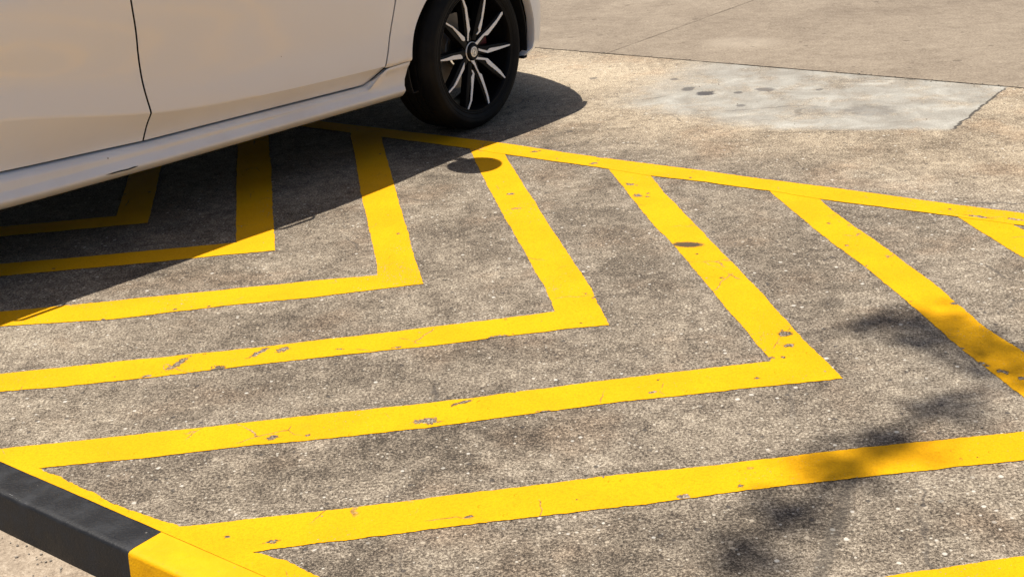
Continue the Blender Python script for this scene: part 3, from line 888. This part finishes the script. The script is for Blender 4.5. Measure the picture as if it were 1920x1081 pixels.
# side skirt
def skirt(mir):
    bm = bmesh.new()
    ss = [lerp(-2.19, -.62, i / 50) for i in range(50)] + [lerp(-.62, -.384, i / 44) for i in range(45)]
    rows = []
    for s in ss:
        zt = interp(SKT, s)
        k_ = max(0.0, min(1.0, (s + .575) / .09))                       # 0 along the doors, 1 at the flared end
        k_ = k_ * k_ * (3 - 2 * k_)
        dtop = lerp(-.036, dside(s, .343) - sinterp(PLAN, s) - .001, k_)
        zrid = interp([(-2.2, .318), (-1.98, .307), (-1.49, .288), (-.557, .281), (-.50, .280)], s)
        drid = .002
        z1 = lerp(zrid + .003, zt - .003, k_); z2 = lerp(zrid - .004, zt - .012, k_)
        pl = sinterp(PLAN, s)
        sec = [(dtop - .02, zt - .001), (dtop, zt), (lerp(-.006, dtop + .001, k_), z1), (lerp(.0015, dtop, k_), z2),
               (lerp(.0035, .016, k_), lerp(zrid - .011, .322, k_)), (lerp(.002, .012, k_), lerp(.272, .300, k_)), (lerp(.003, .008, k_), lerp(.262, .278, k_)),
               (.009, .252), (.014, .243), (.0155, .237), (.014, .232), (.004, .222), (-.008, .212), (-.02, .2065), (-.04, .205), (-.16, .205)]
        w_ = max(0.0, min(1.0, (s + .60) / .216)); w_ = w_ ** 2
        row = []
        for d, z in sec:
            z += interp([(-2.2, .012), (-1.98, .006), (-1.45, 0), (-.4, .002)], s) if z < .27 else 0
            send = interp([(.20, -.384), (.215, -.388), (.24, -.3895), (.275, -.384), (.31, -.372), (.345, -.358)], z)
            row.append((s + (send + .384) * w_, z, d + pl))
        rows.append(row)
    V = [[bm.verts.new(P3(s, z, d, mir)) for s, z, d in row] for row in rows]
    for a, b in zip(V, V[1:]):
        for j in range(len(a) - 1): bm.faces.new((a[j], a[j + 1], b[j + 1], b[j]))
    # front edge rolled into the arch
    prev = V[-1]
    for ds, dd in ((.0025, .002), (.0035, .008), (-.004, .05)):
        cur = [bm.verts.new(P3(s + ds, z, d - dd, mir)) for s, z, d in rows[-1]]
        for j in range(len(cur) - 1): bm.faces.new((prev[j], prev[j + 1], cur[j + 1], cur[j]))
        prev = cur
    bmesh.ops.recalc_face_normals(bm, faces=bm.faces)
    o = link("side_skirt", bm, M['white'], car, smooth=True)
    md = o.modifiers.new("e", 'EDGE_SPLIT'); md.split_angle = math.radians(55)
    return o
sk = skirt(False); skirt(True)
# scrape on the skirt's lower edge
bm = bmesh.new()
pts_ = [(-1.655, .2385), (-1.63, .2375), (-1.60, .2375), (-1.575, .2360), (-1.55, .2375), (-1.535, .2375)]
a = [bm.verts.new(P3(s, z + .0022 * (0 if i in (0, 5) else 1), .0165)) for i, (s, z) in enumerate(pts_)]
b = [bm.verts.new(P3(s, z - .0022 * (0 if i in (0, 5) else 1), .0163)) for i, (s, z) in enumerate(pts_)]
for i in range(5): bm.faces.new((a[i], a[i + 1], b[i + 1], b[i]))
link("scrape_mark", bm, M['dark'], sk)

# bumpers wrap round the ends
FR = [(.30, -.045), (.36, -.062), (.41, -.09), (.46, -.125), (.515, -.19), (.57, -.275), (.62, -.38), (.67, -.51), (.71, -.66), (.73, -.83)]
def bumper(front):
    bm = bmesh.new()
    zs = [.222, .226, .234, .25, .28, .32, .37, .42, .47, .51, .53, .56, .585, .605] if front else [.25, .26, .28, .33, .40, .48, .55, .60, .63]
    cx_ = 0 if front else RA
    sgn = 1 if front else -1
    if front: base = FR
    else: base = [(s, d) for s, d in [(-2.90 - RA, -.02), (-3.1 - RA, -.05), (-3.3 - RA, -.10), (-3.42 - RA, -.2), (-3.50 - RA, -.4), (-3.53 - RA, -.83)]]
    if not front: base = [(-s, d) for s, d in base]
    rows = []
    for z in zs:
        sa = math.sqrt(max(ARCH_R ** 2 - (z - WZ) ** 2, .01)) if front else .36
        if front and z < .25: sa = .345 - (.25 - z) * .6
        tuck = (.008 if front else .02) * max(0, (.25 - z) / .03) if z < .25 else 0
        bulge = interp([(.2, -.01), (.26, .022), (.35, .03), (.45, .036), (.53, .04), (.56, .03), (.605, -.01), (.64, -.02)] if front else [(.2, -.01), (.26, .022), (.35, .03), (.63, .035)], z)
        pts = [(sa, interp(base, sa))] + [q for q in base if q[0] > sa + .015]
        fine = []
        for i in range(36):
            v = at_len(pts, i / 35)
            fine.append((v.x, v.y))
        half = []
        for i, (s, d) in enumerate(fine):
            i0, i1 = max(0, i - 1), min(35, i + 1)
            tx, ty = fine[i1][0] - fine[i0][0], fine[i1][1] - fine[i0][1]
            L = math.hypot(tx, ty); nx, ny = -ty / L, tx / L
            if i == 35: nx, ny = 1, 0
            half.append((s + nx * (bulge - tuck), d + ny * (bulge - tuck)))
        full = [(cx_ + sgn * s, -d, z) for s, d in half] + [(cx_ + sgn * s, 2 * YC + d, z) for s, d in half[-2::-1]]
        rows.append([bm.verts.new(p) for p in full])
    for a, b in zip(rows, rows[1:]):
        for j in range(len(a) - 1): bm.faces.new((a[j], a[j + 1], b[j + 1], b[j]))
    # inward return along bottom and at the arch edges
    bot = [bm.verts.new((v.co.x - sgn * .05, lerp(v.co.y, YC, .05), v.co.z + .004)) for v in rows[0]]
    for j in range(len(bot) - 1): bm.faces.new((rows[0][j], rows[0][j + 1], bot[j + 1], bot[j]))
    if front:
        prev = rows[-1]
        for (ds, tw) in ((.05, .08), (.16, .25)):
            top = [bm.verts.new((v.co.x - ds, lerp(v.co.y, YC, tw), v.co.z + .002)) for v in rows[-1]]
            for j in range(len(top) - 1): bm.faces.new((prev[j], prev[j + 1], top[j + 1], top[j]))
            prev = top
    for side in (0, -1):
        prev = [r[side] for r in rows]
        dy = 1 if side == 0 else -1
        for (ds, d) in ((.002, .003), (.004, .010), (.004, .04)):
            cur = [bm.verts.new((v[side].co.x - sgn * ds, v[side].co.y + dy * d, v[side].co.z)) for v in rows]
            for i in range(len(cur) - 1): bm.faces.new((prev[i], prev[i + 1], cur[i + 1], cur[i]))
            prev = cur
    bmesh.ops.recalc_face_normals(bm, faces=bm.faces)
    o = link("bumper", bm, M['white'], car, smooth=True)
    md = o.modifiers.new("e", 'EDGE_SPLIT'); md.split_angle = math.radians(50)
    return o
bumper(True); bumper(False)

# floor, wheel-well liners, dark body core
def liner(cx_, mir):
    bm = bmesh.new()
    R_ = .352
    rows = []
    for i in range(41):
        th_ = math.radians(lerp(-28, 208, i / 40))
        s, z = cx_ + R_ * math.cos(th_), WZ + R_ * math.sin(th_)
        z = max(z, .212)
        row = []
        for d in (-.012, -.05, -.10, -.26, -.30):
            off = sinterp(PLAN, s) if s > .2 else 0
            row.append(bm.verts.new(P3(s, z, d + off + (.0 if d < -.02 else .006), mir)))
        rows.append(row)
    for a, b in zip(rows, rows[1:]):
        for j in range(4): bm.faces.new((a[j], a[j + 1], b[j + 1], b[j]))
    bm.faces.new([r[-1] for r in rows])
    bmesh.ops.recalc_face_normals(bm, faces=bm.faces)
    o = link("wheel_arch_liner", bm, M['dark'], car, smooth=False)
    sm_ = o.modifiers.new("t", 'SOLIDIFY'); sm_.thickness = .004
for cx_ in (0, RA):
    for mir in (False, True): liner(cx_, mir)
bm = bmesh.new()
def box(bm, x0, x1, y0, y1, z0, z1):
    vs = [bm.verts.new((x, y, z)) for x in (x0, x1) for y in (y0, y1) for z in (z0, z1)]
    for f in ((0, 1, 3, 2), (4, 6, 7, 5), (0, 4, 5, 1), (2, 3, 7, 6), (0, 2, 6, 4), (1, 5, 7, 3)): bm.faces.new([vs[i] for i in f])
box(bm, RA + .38, -.40, .055, 2 * YC - .055, .21, .90)
box(bm, -.3999, .2799, .32, 2 * YC - .32, .215, .72)
box(bm, .28, .56, .225, 2 * YC - .225, .5, .63)  # this box and the next: filler added to stop sun leaking through the nose
box(bm, .5601, .64, .33, 2 * YC - .33, .5, .60)
box(bm, .2801, .66, .35, 2 * YC - .35, .225, .4999)
box(bm, RA + .40, -.46, .23, 2 * YC - .23, .145, .2099)
box(bm, RA - .36, RA + .3799, .32, 2 * YC - .32, .22, .88)
box(bm, -3.40, RA - .3601, .20, 2 * YC - .20, .27, .86)
link("underbody", bm, M['dark'], car)

# bonnet, windscreen, roof, rear glass, tailgate as lofted sections across the car
def cross(name, prof_pts, halfw, crown, mat, nx=14):
    """prof_pts: (s, z at centre); halfw(s, z) half width; crown: drop at the edge"""
    bm = bmesh.new(); rows = []
    for (s, z) in prof_pts:
        hw = halfw(s, z); row = []
        for j in range(nx + 1):
            u = -1 + 2 * j / nx
            row.append(bm.verts.new((s + 0.0, YC + u * hw, z - crown * u * u - crown * .5 * abs(u) ** 6)))
        rows.append(row)
    for a, b in zip(rows, rows[1:]):
        for j in range(nx): bm.faces.new((a[j], a[j + 1], b[j + 1], b[j]))
    bmesh.ops.recalc_face_normals(bm, faces=bm.faces)
    return link(name, bm, mat, car, smooth=True)
def hw_hood(s, z): return YC + sinterp(PLAN, min(s, .70)) + interp([(-.4, -.04), (0, -.045), (.4, -.06), (.6, -.04), (.72, -.02)], s) - .02
cross("bonnet", [(-.36, .965), (-.1, .95), (.15, .91), (.35, .855), (.5, .79), (.60, .73), (.655, .67), (.69, .61), (.71, .58)], hw_hood, .045, M['white'])
cross("bumper_grille", [(.728, .60), (.733, .56), (.735, .525)], lambda s, z: .45, .0, M['trim'])
cross("windscreen", [(-.34, .965), (-.55, 1.09), (-.8, 1.235), (-1.05, 1.36)], lambda s, z: interp([(.96, .72), (1.36, .60)], z), .03, M['glass'])
cross("roof", [(-1.05, 1.362), (-1.2, 1.415), (-1.5, 1.458), (-1.9, 1.468), (-2.4, 1.45), (-2.9, 1.40), (-3.1, 1.365)], lambda s, z: interp([(-3.1, .56), (-2.4, .62), (-1.5, .635), (-1.05, .605)], s), .03, M['white'])
cross("rear_window", [(-3.1, 1.363), (-3.2, 1.25), (-3.32, 1.08), (-3.38, .98)], lambda s, z: interp([(.98, .70), (1.36, .56)], z), .03, M['glass'])
cross("tailgate", [(-3.385, .978), (-3.44, .9), (-3.49, .75), (-3.50, .62)], lambda s, z: .66, .0, M['white'])
# side glass with pillars
for mir in (False, True):
    low = lambda s: (dside(s, .935) - .002, .937)
    def up(s):
        r_ = interp([(-3.1, 1.335), (-2.4, 1.408), (-1.5, 1.42), (-1.05, 1.325), (-.40, .97)], s)
        hw_ = interp([(-3.1, .56), (-2.4, .62), (-1.5, .635), (-1.05, .605), (-.40, .745)], s)
        return (hw_ - YC, r_)
    def pane(name, sa, sb, mat, u0=0.0, u1=1.0, off=0.0, n_=16):
        bm = bmesh.new(); A_, B_ = [], []
        for i in range(n_ + 1):
            s = lerp(sa, sb, i / n_)
            (d0, z0), (d1, z1) = low(s), up(s)
            A_.append(bm.verts.new(P3(s, lerp(z0, z1, u0), lerp(d0, d1, u0) + off, mir)))
            B_.append(bm.verts.new(P3(s, lerp(z0, z1, u1), lerp(d0, d1, u1) + off, mir)))
        for i in range(n_): bm.faces.new((A_[i], A_[i + 1], B_[i + 1], B_[i]))
        return link(name, bm, mat, car, smooth=True)
    pane("window", -1.42, -.52, M['glass'], 0, .93)
    pane("window", -2.40, -1.52, M['glass'], 0, .93)
    pane("window", -2.85, -2.47, M['glass'], 0, .93)
    pane("pillar", -.52, -.36, M['white']); pane("pillar", -1.52, -1.42, M['trim']); pane("pillar", -2.47, -2.40, M['trim']); pane("pillar", -3.12, -2.85, M['white'])
    pane("roof_rail", -3.0, -.52, M['white'], .93, 1.0, .003)
    # lamps
    bm = bmesh.new(); rows = []
    for i in range(9):
        s = lerp(.40, .66, i / 8); d = sinterp(PLAN, s) - .03
        z1 = interp([(.4, .75), (.55, .69), (.70, .62)], s); z0 = interp([(.4, .66), (.70, .53)], s)
        rows.append([bm.verts.new(P3(s, lerp(z0, z1, k_ / 4), d + .008 * math.sin(math.pi * k_ / 4), mir)) for k_ in range(5)])
    for a, b in zip(rows, rows[1:]):
        for j in range(4): bm.faces.new((a[j], a[j + 1], b[j + 1], b[j]))
    link("headlight", bm, M['lamp'], car, smooth=True)
    bm = bmesh.new()
    yy = .14 if not mir else 2 * YC - .14
    box(bm, -3.515, -3.40, yy - .03, yy + .12 if not mir else yy + .03, .72, .90)
    link("tail_light", bm, M['redlamp'], car)
    # wing mirror: shell on a short arm
    bm = bmesh.new()
    bmesh.ops.create_uvsphere(bm, u_segments=24, v_segments=14, radius=1.0)
    for v in bm.verts:
        x, y, z = v.co
        x = x * (.11 if x > 0 else .085)
        v.co = Vector((-.492 + x, 0, 0)) + Vector((0, (-(.070 + y * .105)) if not mir else (2 * YC + (.070 + y * .105)), 1.0 + z * .075))
    ym = -.03 if not mir else 2 * YC + .03
    bmesh.ops.create_cone(bm, cap_ends=True, segments=12, radius1=.02, radius2=.014, depth=.14,
                          matrix=Matrix.Translation((-.45, ym + (.005 if not mir else -.005), .965)) @ Matrix.Rotation(math.radians(75), 4, 'X'))
    link("wing_mirror", bm, M['white'], car, smooth=True)

# ------------------------------------------------------------------ wheels
def lathe(bm, profile, seg=96, a0=0, a1=2 * math.pi, y0=0):
    """profile (r, w): w is outwards (towards -y)"""
    full = abs(a1 - a0 - 2 * math.pi) < 1e-6
    rings = []
    for i in range(seg if full else seg + 1):
        a = a0 + (a1 - a0) * i / seg
        rings.append([bm.verts.new((r_ * math.cos(a), -w_ + y0, r_ * math.sin(a))) for r_, w_ in profile])
    k_ = len(rings)
    for i in range(k_ if full else k_ - 1):
        a, b = rings[i], rings[(i + 1) % k_]
        for j in range(len(profile) - 1): bm.faces.new((a[j], b[j], b[j + 1], a[j + 1]))
    return rings

def tyre_bm():
    bm = bmesh.new()
    side = [(.2335, -.012), (.234, -.002), (.2375, .003), (.243, .005), (.245, .0035), (.247, .0035), (.2495, .0068), (.262, .0112), (.2645, .0102), (.267, .0118),
            (.278, .0118), (.284, .0095), (.2855, .0075), (.290, .0055), (.297, .0), (.3025, -.009), (.3060, -.019)]
    tread = []
    w_ = -.019
    for (a, b) in ((-.024, -.052), (-.060, -.092), (-.100, -.132), (-.140, -.168)):
        tread += [(.3085, a), (.3095, (a + b) / 2), (.3085, b), (.3025, b - .0015), (.3025, b - .0065)]
    inner = [(.306, -.180), (.300, -.192), (.285, -.202), (.262, -.205), (.242, -.198), (.2335, -.185)]
    lathe(bm, side + tread[:-2] + inner, 144)
    # shoulder blocks
    for i in range(72):
        a = 2 * math.pi * i / 72
        for wa, wb, rr in ((-.006, -.022, .3035),):
            da = math.radians(1.5)
            vs = []
            for aa in (a - da, a + da):
                vs += [bm.verts.new(((rr - .006) * math.cos(aa), -(wa + .004), (rr - .006) * math.sin(aa))),
                       bm.verts.new(((rr + .0035) * math.cos(aa), -wb, (rr + .0035) * math.sin(aa))),
                       bm.verts.new(((rr - .01) * math.cos(aa), -wb, (rr - .01) * math.sin(aa)))]
            bm.faces.new((vs[0], vs[3], vs[4], vs[1])); bm.faces.new((vs[0], vs[1], vs[2])); bm.faces.new((vs[3], vs[5], vs[4])); bm.faces.new((vs[1], vs[4], vs[5], vs[2]))
    return bm

def spoke_depth(r_): return -.020 * (1 - min(r_ / .228, 1.0))
TIPS = [140, 176, 212, 248, 284, 320, 356, 32, 68, 104]
def rim_bm():
    bm = bmesh.new()
    lathe(bm, [(.2335, -.010), (.2365, .0005), (.2345, .004), (.2310, .0035), (.2285, -.001), (.2255, -.010), (.223, -.022), (.2215, -.040), (.212, -.060), (.205, -.11), (.212, -.165), (.2335, -.188)], 120)
    lathe(bm, [(.0, -.034), (.055, -.036), (.062, -.050), (.060, -.085), (.0, -.09)], 48)
    for k_, dg in enumerate(TIPS):
        a = math.radians(dg)
        # inner end leans towards the hub side of its pair, like the alloy's faceted arms
        path = [(.045, a), (.085, a + math.radians(3 if k_ % 2 else -3)), (.15, a), (.225, a)]
        wid = [.018, .020, .015, .011]
        rows = []
        for (r_, aa), w_ in zip(path, wid):
            c_, s_ = math.cos(aa), math.sin(aa)
            f = spoke_depth(r_) - .0025
            row = []
            for (o_, dep) in ((-w_, -.030), (-w_ * .75, -.004), (0, 0), (w_ * .75, -.004), (w_, -.030)):
                row.append(bm.verts.new((r_ * c_ - o_ * s_, -(f + dep), r_ * s_ + o_ * c_)))
            rows.append(row)
        for p, q in zip(rows, rows[1:]):
            for j in range(4): bm.faces.new((p[j], p[j + 1], q[j + 1], q[j]))
    bmesh.ops.recalc_face_normals(bm, faces=bm.faces)
    return bm

def facet_bm(pts):
    bm = bmesh.new()
    clean = []
    for x, z in pts:
        r_ = math.hypot(x, z)
        if r_ > .2315: x, z = x * .2315 / r_, z * .2315 / r_; r_ = .2315
        clean.append((x, z, spoke_depth(r_)))
    top = [bm.verts.new((x, -(w_ + .0005), z)) for x, z, w_ in clean]
    bot = [bm.verts.new((x, -(w_ - .0020), z)) for x, z, w_ in clean]
    bm.faces.new(top)
    k_ = len(top)
    for i in range(k_): bm.faces.new((top[i], top[(i + 1) % k_], bot[(i + 1) % k_], bot[i]))
    bmesh.ops.recalc_face_normals(bm, faces=bm.faces)
    bmesh.ops.triangulate(bm, faces=[f for f in bm.faces if len(f.verts) > 4])
    return bm

def build_wheel():
    rim = link("wheel", rim_bm(), M['blackgloss'], car, smooth=True)
    md = rim.modifiers.new("e", 'EDGE_SPLIT'); md.split_angle = math.radians(35)
    ty = link("tyre", tyre_bm(), M['rubber'], rim, smooth=True)
    md = ty.modifiers.new("e", 'EDGE_SPLIT'); md.split_angle = math.radians(40)
    for pts in SPOKES: link("spoke", facet_bm(pts), M['silver'], rim)
    # thin machined ring, black centre and cap
    bm = bmesh.new(); lathe(bm, [(.0362, -.0235), (.0370, -.0190), (.0380, -.0190), (.0388, -.0235)], 48); link("hub_ring", bm, M['silver'], rim, smooth=True)
    bm = bmesh.new()
    lathe(bm, [(.0365, -.030), (.0365, -.019), (.034, -.014), (.028, -.011), (.0225, -.0102), (.0225, -.0115), (0, -.0115)], 48)
    link("hub", bm, M['blackgloss'], rim, smooth=True)
    bm = bmesh.new(); lathe(bm, [(.0212, -.0114), (.0210, -.0098), (.019, -.0090), (0, -.0088)], 48)
    cap = link("centre_cap", bm, M['cap'], rim, smooth=True)
    # curved mark on the cap: ring and an S-shaped stroke
    bm = bmesh.new()
    lathe(bm, [(.0140, -.0088), (.0140, -.0083), (.0152, -.0083), (.0152, -.0088)], 48)
    pts = []
    for i in range(25):
        t = i / 24
        pts.append((.0055 * math.sin(t * 2 * math.pi) * (1 if t < 2 else 1), .0115 - .023 * t))
    for (x0, z0), (x1, z1) in zip(pts, pts[1:]):
        d = Vector((x1 - x0, z1 - z0)).normalized(); nx_, nz_ = -d.y * .0013, d.x * .0013
        vs = [bm.verts.new((x0 + nx_, .0082, z0 + nz_)), bm.verts.new((x1 + nx_, .0082, z1 + nz_)), bm.verts.new((x1 - nx_, .0082, z1 - nz_)), bm.verts.new((x0 - nx_, .0082, z0 - nz_))]
        bm.faces.new(vs)
    link("cap_emblem", bm, M['trim'], rim)
    # five wheel nuts
    for i in range(5):
        a = math.radians(18 + 72 * i)
        bm = bmesh.new()
        bmesh.ops.create_cone(bm, cap_ends=True, segments=6, radius1=.009, radius2=.008, depth=.014,
                              matrix=Matrix.Translation((.05 * math.cos(a), .036, .05 * math.sin(a))) @ Matrix.Rotation(math.radians(90), 4, 'X'))
        link("wheel_nut", bm, M['trim'], rim)
    bm = bmesh.new()
    lathe(bm, [(.060, -.095), (.072, -.095), (.075, -.100), (.150, -.100), (.150, -.122), (.075, -.122)], 72)
    bmesh.ops.recalc_face_normals(bm, faces=bm.faces)
    link("brake_disc", bm, M['disc'], rim, smooth=False)
    bm = bmesh.new()
    lathe(bm, [(.092, -.066), (.100, -.058), (.150, -.060), (.160, -.068), (.160, -.14), (.092, -.14), (.092, -.066)], 20, math.radians(-14), math.radians(34))
    link("brake_caliper", bm, M['red'], rim)
    return rim
wheel = build_wheel()
wheel.location = (0, 0, WZ)
wheel.rotation_euler = (0, 0, math.radians(52.7 - 43.0))
wheel['label'] = "front wheel with black tyre, black alloy and ten thin silver spokes"
def copy_wheel(loc, rz):
    w = wheel.copy(); C.objects.link(w); w.parent = car; w.location = loc; w.rotation_euler = (0, 0, rz)
    if 'label' in w: del w['label']
    for ch in list(wheel.children):
        c_ = ch.copy(); C.objects.link(c_); c_.parent = w
copy_wheel((RA, 0, WZ), 0)
copy_wheel((0, 2 * YC, WZ), math.pi + math.radians(9.7))
copy_wheel((RA, 2 * YC, WZ), math.pi)

# ------------------------------------------------------------------ street tree whose limb shades the near right corner
def skin_limb(bm, pts, radii, seg=9):
    rings = []
    for i, (p, r_) in enumerate(zip(pts, radii)):
        p = Vector(p)
        d = (Vector(pts[min(i + 1, len(pts) - 1)]) - Vector(pts[max(i - 1, 0)])).normalized()
        a = d.orthogonal().normalized(); b = d.cross(a)
        rings.append([bm.verts.new(p + (a * math.cos(2 * math.pi * k_ / seg) + b * math.sin(2 * math.pi * k_ / seg)) * r_) for k_ in range(seg)])
    for a, b in zip(rings, rings[1:]):
        for k_ in range(seg): bm.faces.new((a[k_], a[(k_ + 1) % seg], b[(k_ + 1) % seg], b[k_]))
H_ = 7.2
def above(x, y, h): return Vector((x - .270 * h, y + .172 * h, h))
tree = bpy.data.objects.new("street_tree", None); C.objects.link(tree)
TB = Vector((5.2, 3.2, -.1)); tree.location = TB
tree['label'] = "tall street tree beyond the right edge whose leafy limb shades the corner"; tree['category'] = "tree"
bmT = bmesh.new()
skin_limb(bmT, [(0, 0, -.2), (.05, 0, 1.5), (-.05, .1, 3.2), (.05, .05, 5.2), (0, .1, 7.0), (.1, .0, 8.8), (.2, .1, 10.2)], [.24, .20, .18, .16, .13, .09, .04], 14)
limb_end = above(.92, 2.55, H_) - TB
limb = [Vector((0, .08, 6.0)), Vector((-1.2, .4, 6.5)), Vector((-2.7, .5, 6.6)), limb_end + Vector((1.6, -.1, -.1)), limb_end + Vector((.8, .0, .0)), limb_end]
skin_limb(bmT, limb, [.11, .085, .065, .045, .028, .012])
rt = random.Random(11)
leaves = []   # (pos, size)
TWIGS = [(.95, 2.93), (1.03, 2.83), (1.10, 2.66), (.90, 2.47), (.74, 2.36), (.61, 2.26), (.49, 2.12), (.38, 1.99)]
twig_pts = [above(x, y, H_ + rt.uniform(-.3, .3)) - TB for x, y in TWIGS]
for i, q in enumerate(twig_pts):
    st = limb_end + Vector((.5, .0, 0)) if i < 3 else limb_end
    skin_limb(bmT, [st, st.lerp(q, .5) + Vector((0, 0, .05)), q], [.016, .011, .006], 6)
SPREAD = [(.06, 110), (.055, 90), (.09, 80), (.045, 40), (.045, 60), (.035, 50), (.035, 46), (.04, 46)]
for q, (sp_, cnt) in zip(twig_pts, SPREAD):
    for _ in range(cnt):
        leaves.append((q + Vector((rt.gauss(0, sp_), rt.gauss(0, sp_), rt.gauss(0, .12))), rt.uniform(.022, .04)))
for k_ in range(13):
    a = k_ * 2.4; h0 = 6.2 + (k_ % 7) * .6
    if -math.pi < 0: pass
    dirv = Vector((math.cos(a), math.sin(a) * .9, .45))
    if dirv.x < -.3: dirv.x *= .25
    L = rt.uniform(1.4, 2.4)
    e_ = Vector((0, 0, h0)) + dirv * L
    skin_limb(bmT, [(0, .05, h0), Vector((0, 0, h0)).lerp(e_, .5) + Vector((0, 0, .15)), e_], [.06, .04, .015], 7)
    for _ in range(260):
        t = rt.uniform(.35, 1.1)
        leaves.append((Vector((0, 0, h0)).lerp(e_, t) + Vector((rt.gauss(0, .38), rt.gauss(0, .38), rt.gauss(0, .3))), rt.uniform(.04, .075)))
link("trunk", bmT, M['bark'], tree, smooth=True)
bm = bmesh.new()
for p, sz_ in leaves:
    a = Vector((rt.gauss(0, 1), rt.gauss(0, 1), rt.gauss(0, .6))).normalized()
    b = a.orthogonal().normalized() if rt.random() < .5 else a.cross(Vector((0, 0, 1))).normalized()
    c_ = a.cross(b) * .0
    vs = [bm.verts.new(p + a * sz_), bm.verts.new(p + b * sz_ * .45 + a * sz_ * .1), bm.verts.new(p - a * sz_), bm.verts.new(p - b * sz_ * .45 + a * sz_ * .1)]
    bm.faces.new(vs)
link("crown", bm, M['leaf'], tree)

# ------------------------------------------------------------------ loose grit: along the joints, the kerb foot and thinly over the slabs
bm = bmesh.new()
rg = random.Random(21)
def stone(x, y, z, r_):
    ret = bmesh.ops.create_icosphere(bm, subdivisions=1, radius=r_, matrix=Matrix.Translation((x, y, z + r_ * .45)) @ Matrix.Rotation(rg.uniform(0, 6), 4, 'Z') @ Matrix.Diagonal((rg.uniform(.8, 1.4), rg.uniform(.7, 1.1), rg.uniform(.5, .9), 1)))
    for v in ret['verts']: v.co += Vector((rg.uniform(-1, 1), rg.uniform(-1, 1), rg.uniform(-1, 1))) * r_ * .18
for _ in range(150):
    p = J0 + jd * rg.uniform(-.2, 3.4) + jn * rg.gauss(0, .02)
    stone(p.x, p.y, 0, rg.uniform(.0015, .0045))
for _ in range(90):
    p = W2(1.185 - abs(rg.gauss(0, .03)), rg.uniform(-2.8, -1.6))
    stone(p[0], p[1], -.092, rg.uniform(.0015, .004))
for _ in range(170):
    p = W2(rg.uniform(1.35, 5.2), rg.uniform(-3.6, 0.2))
    stone(p[0], p[1], 0, rg.uniform(.001, .0032))
link("grit", bm, simple("grit_stone", (.22, .19, .15), .9), kind='stuff')
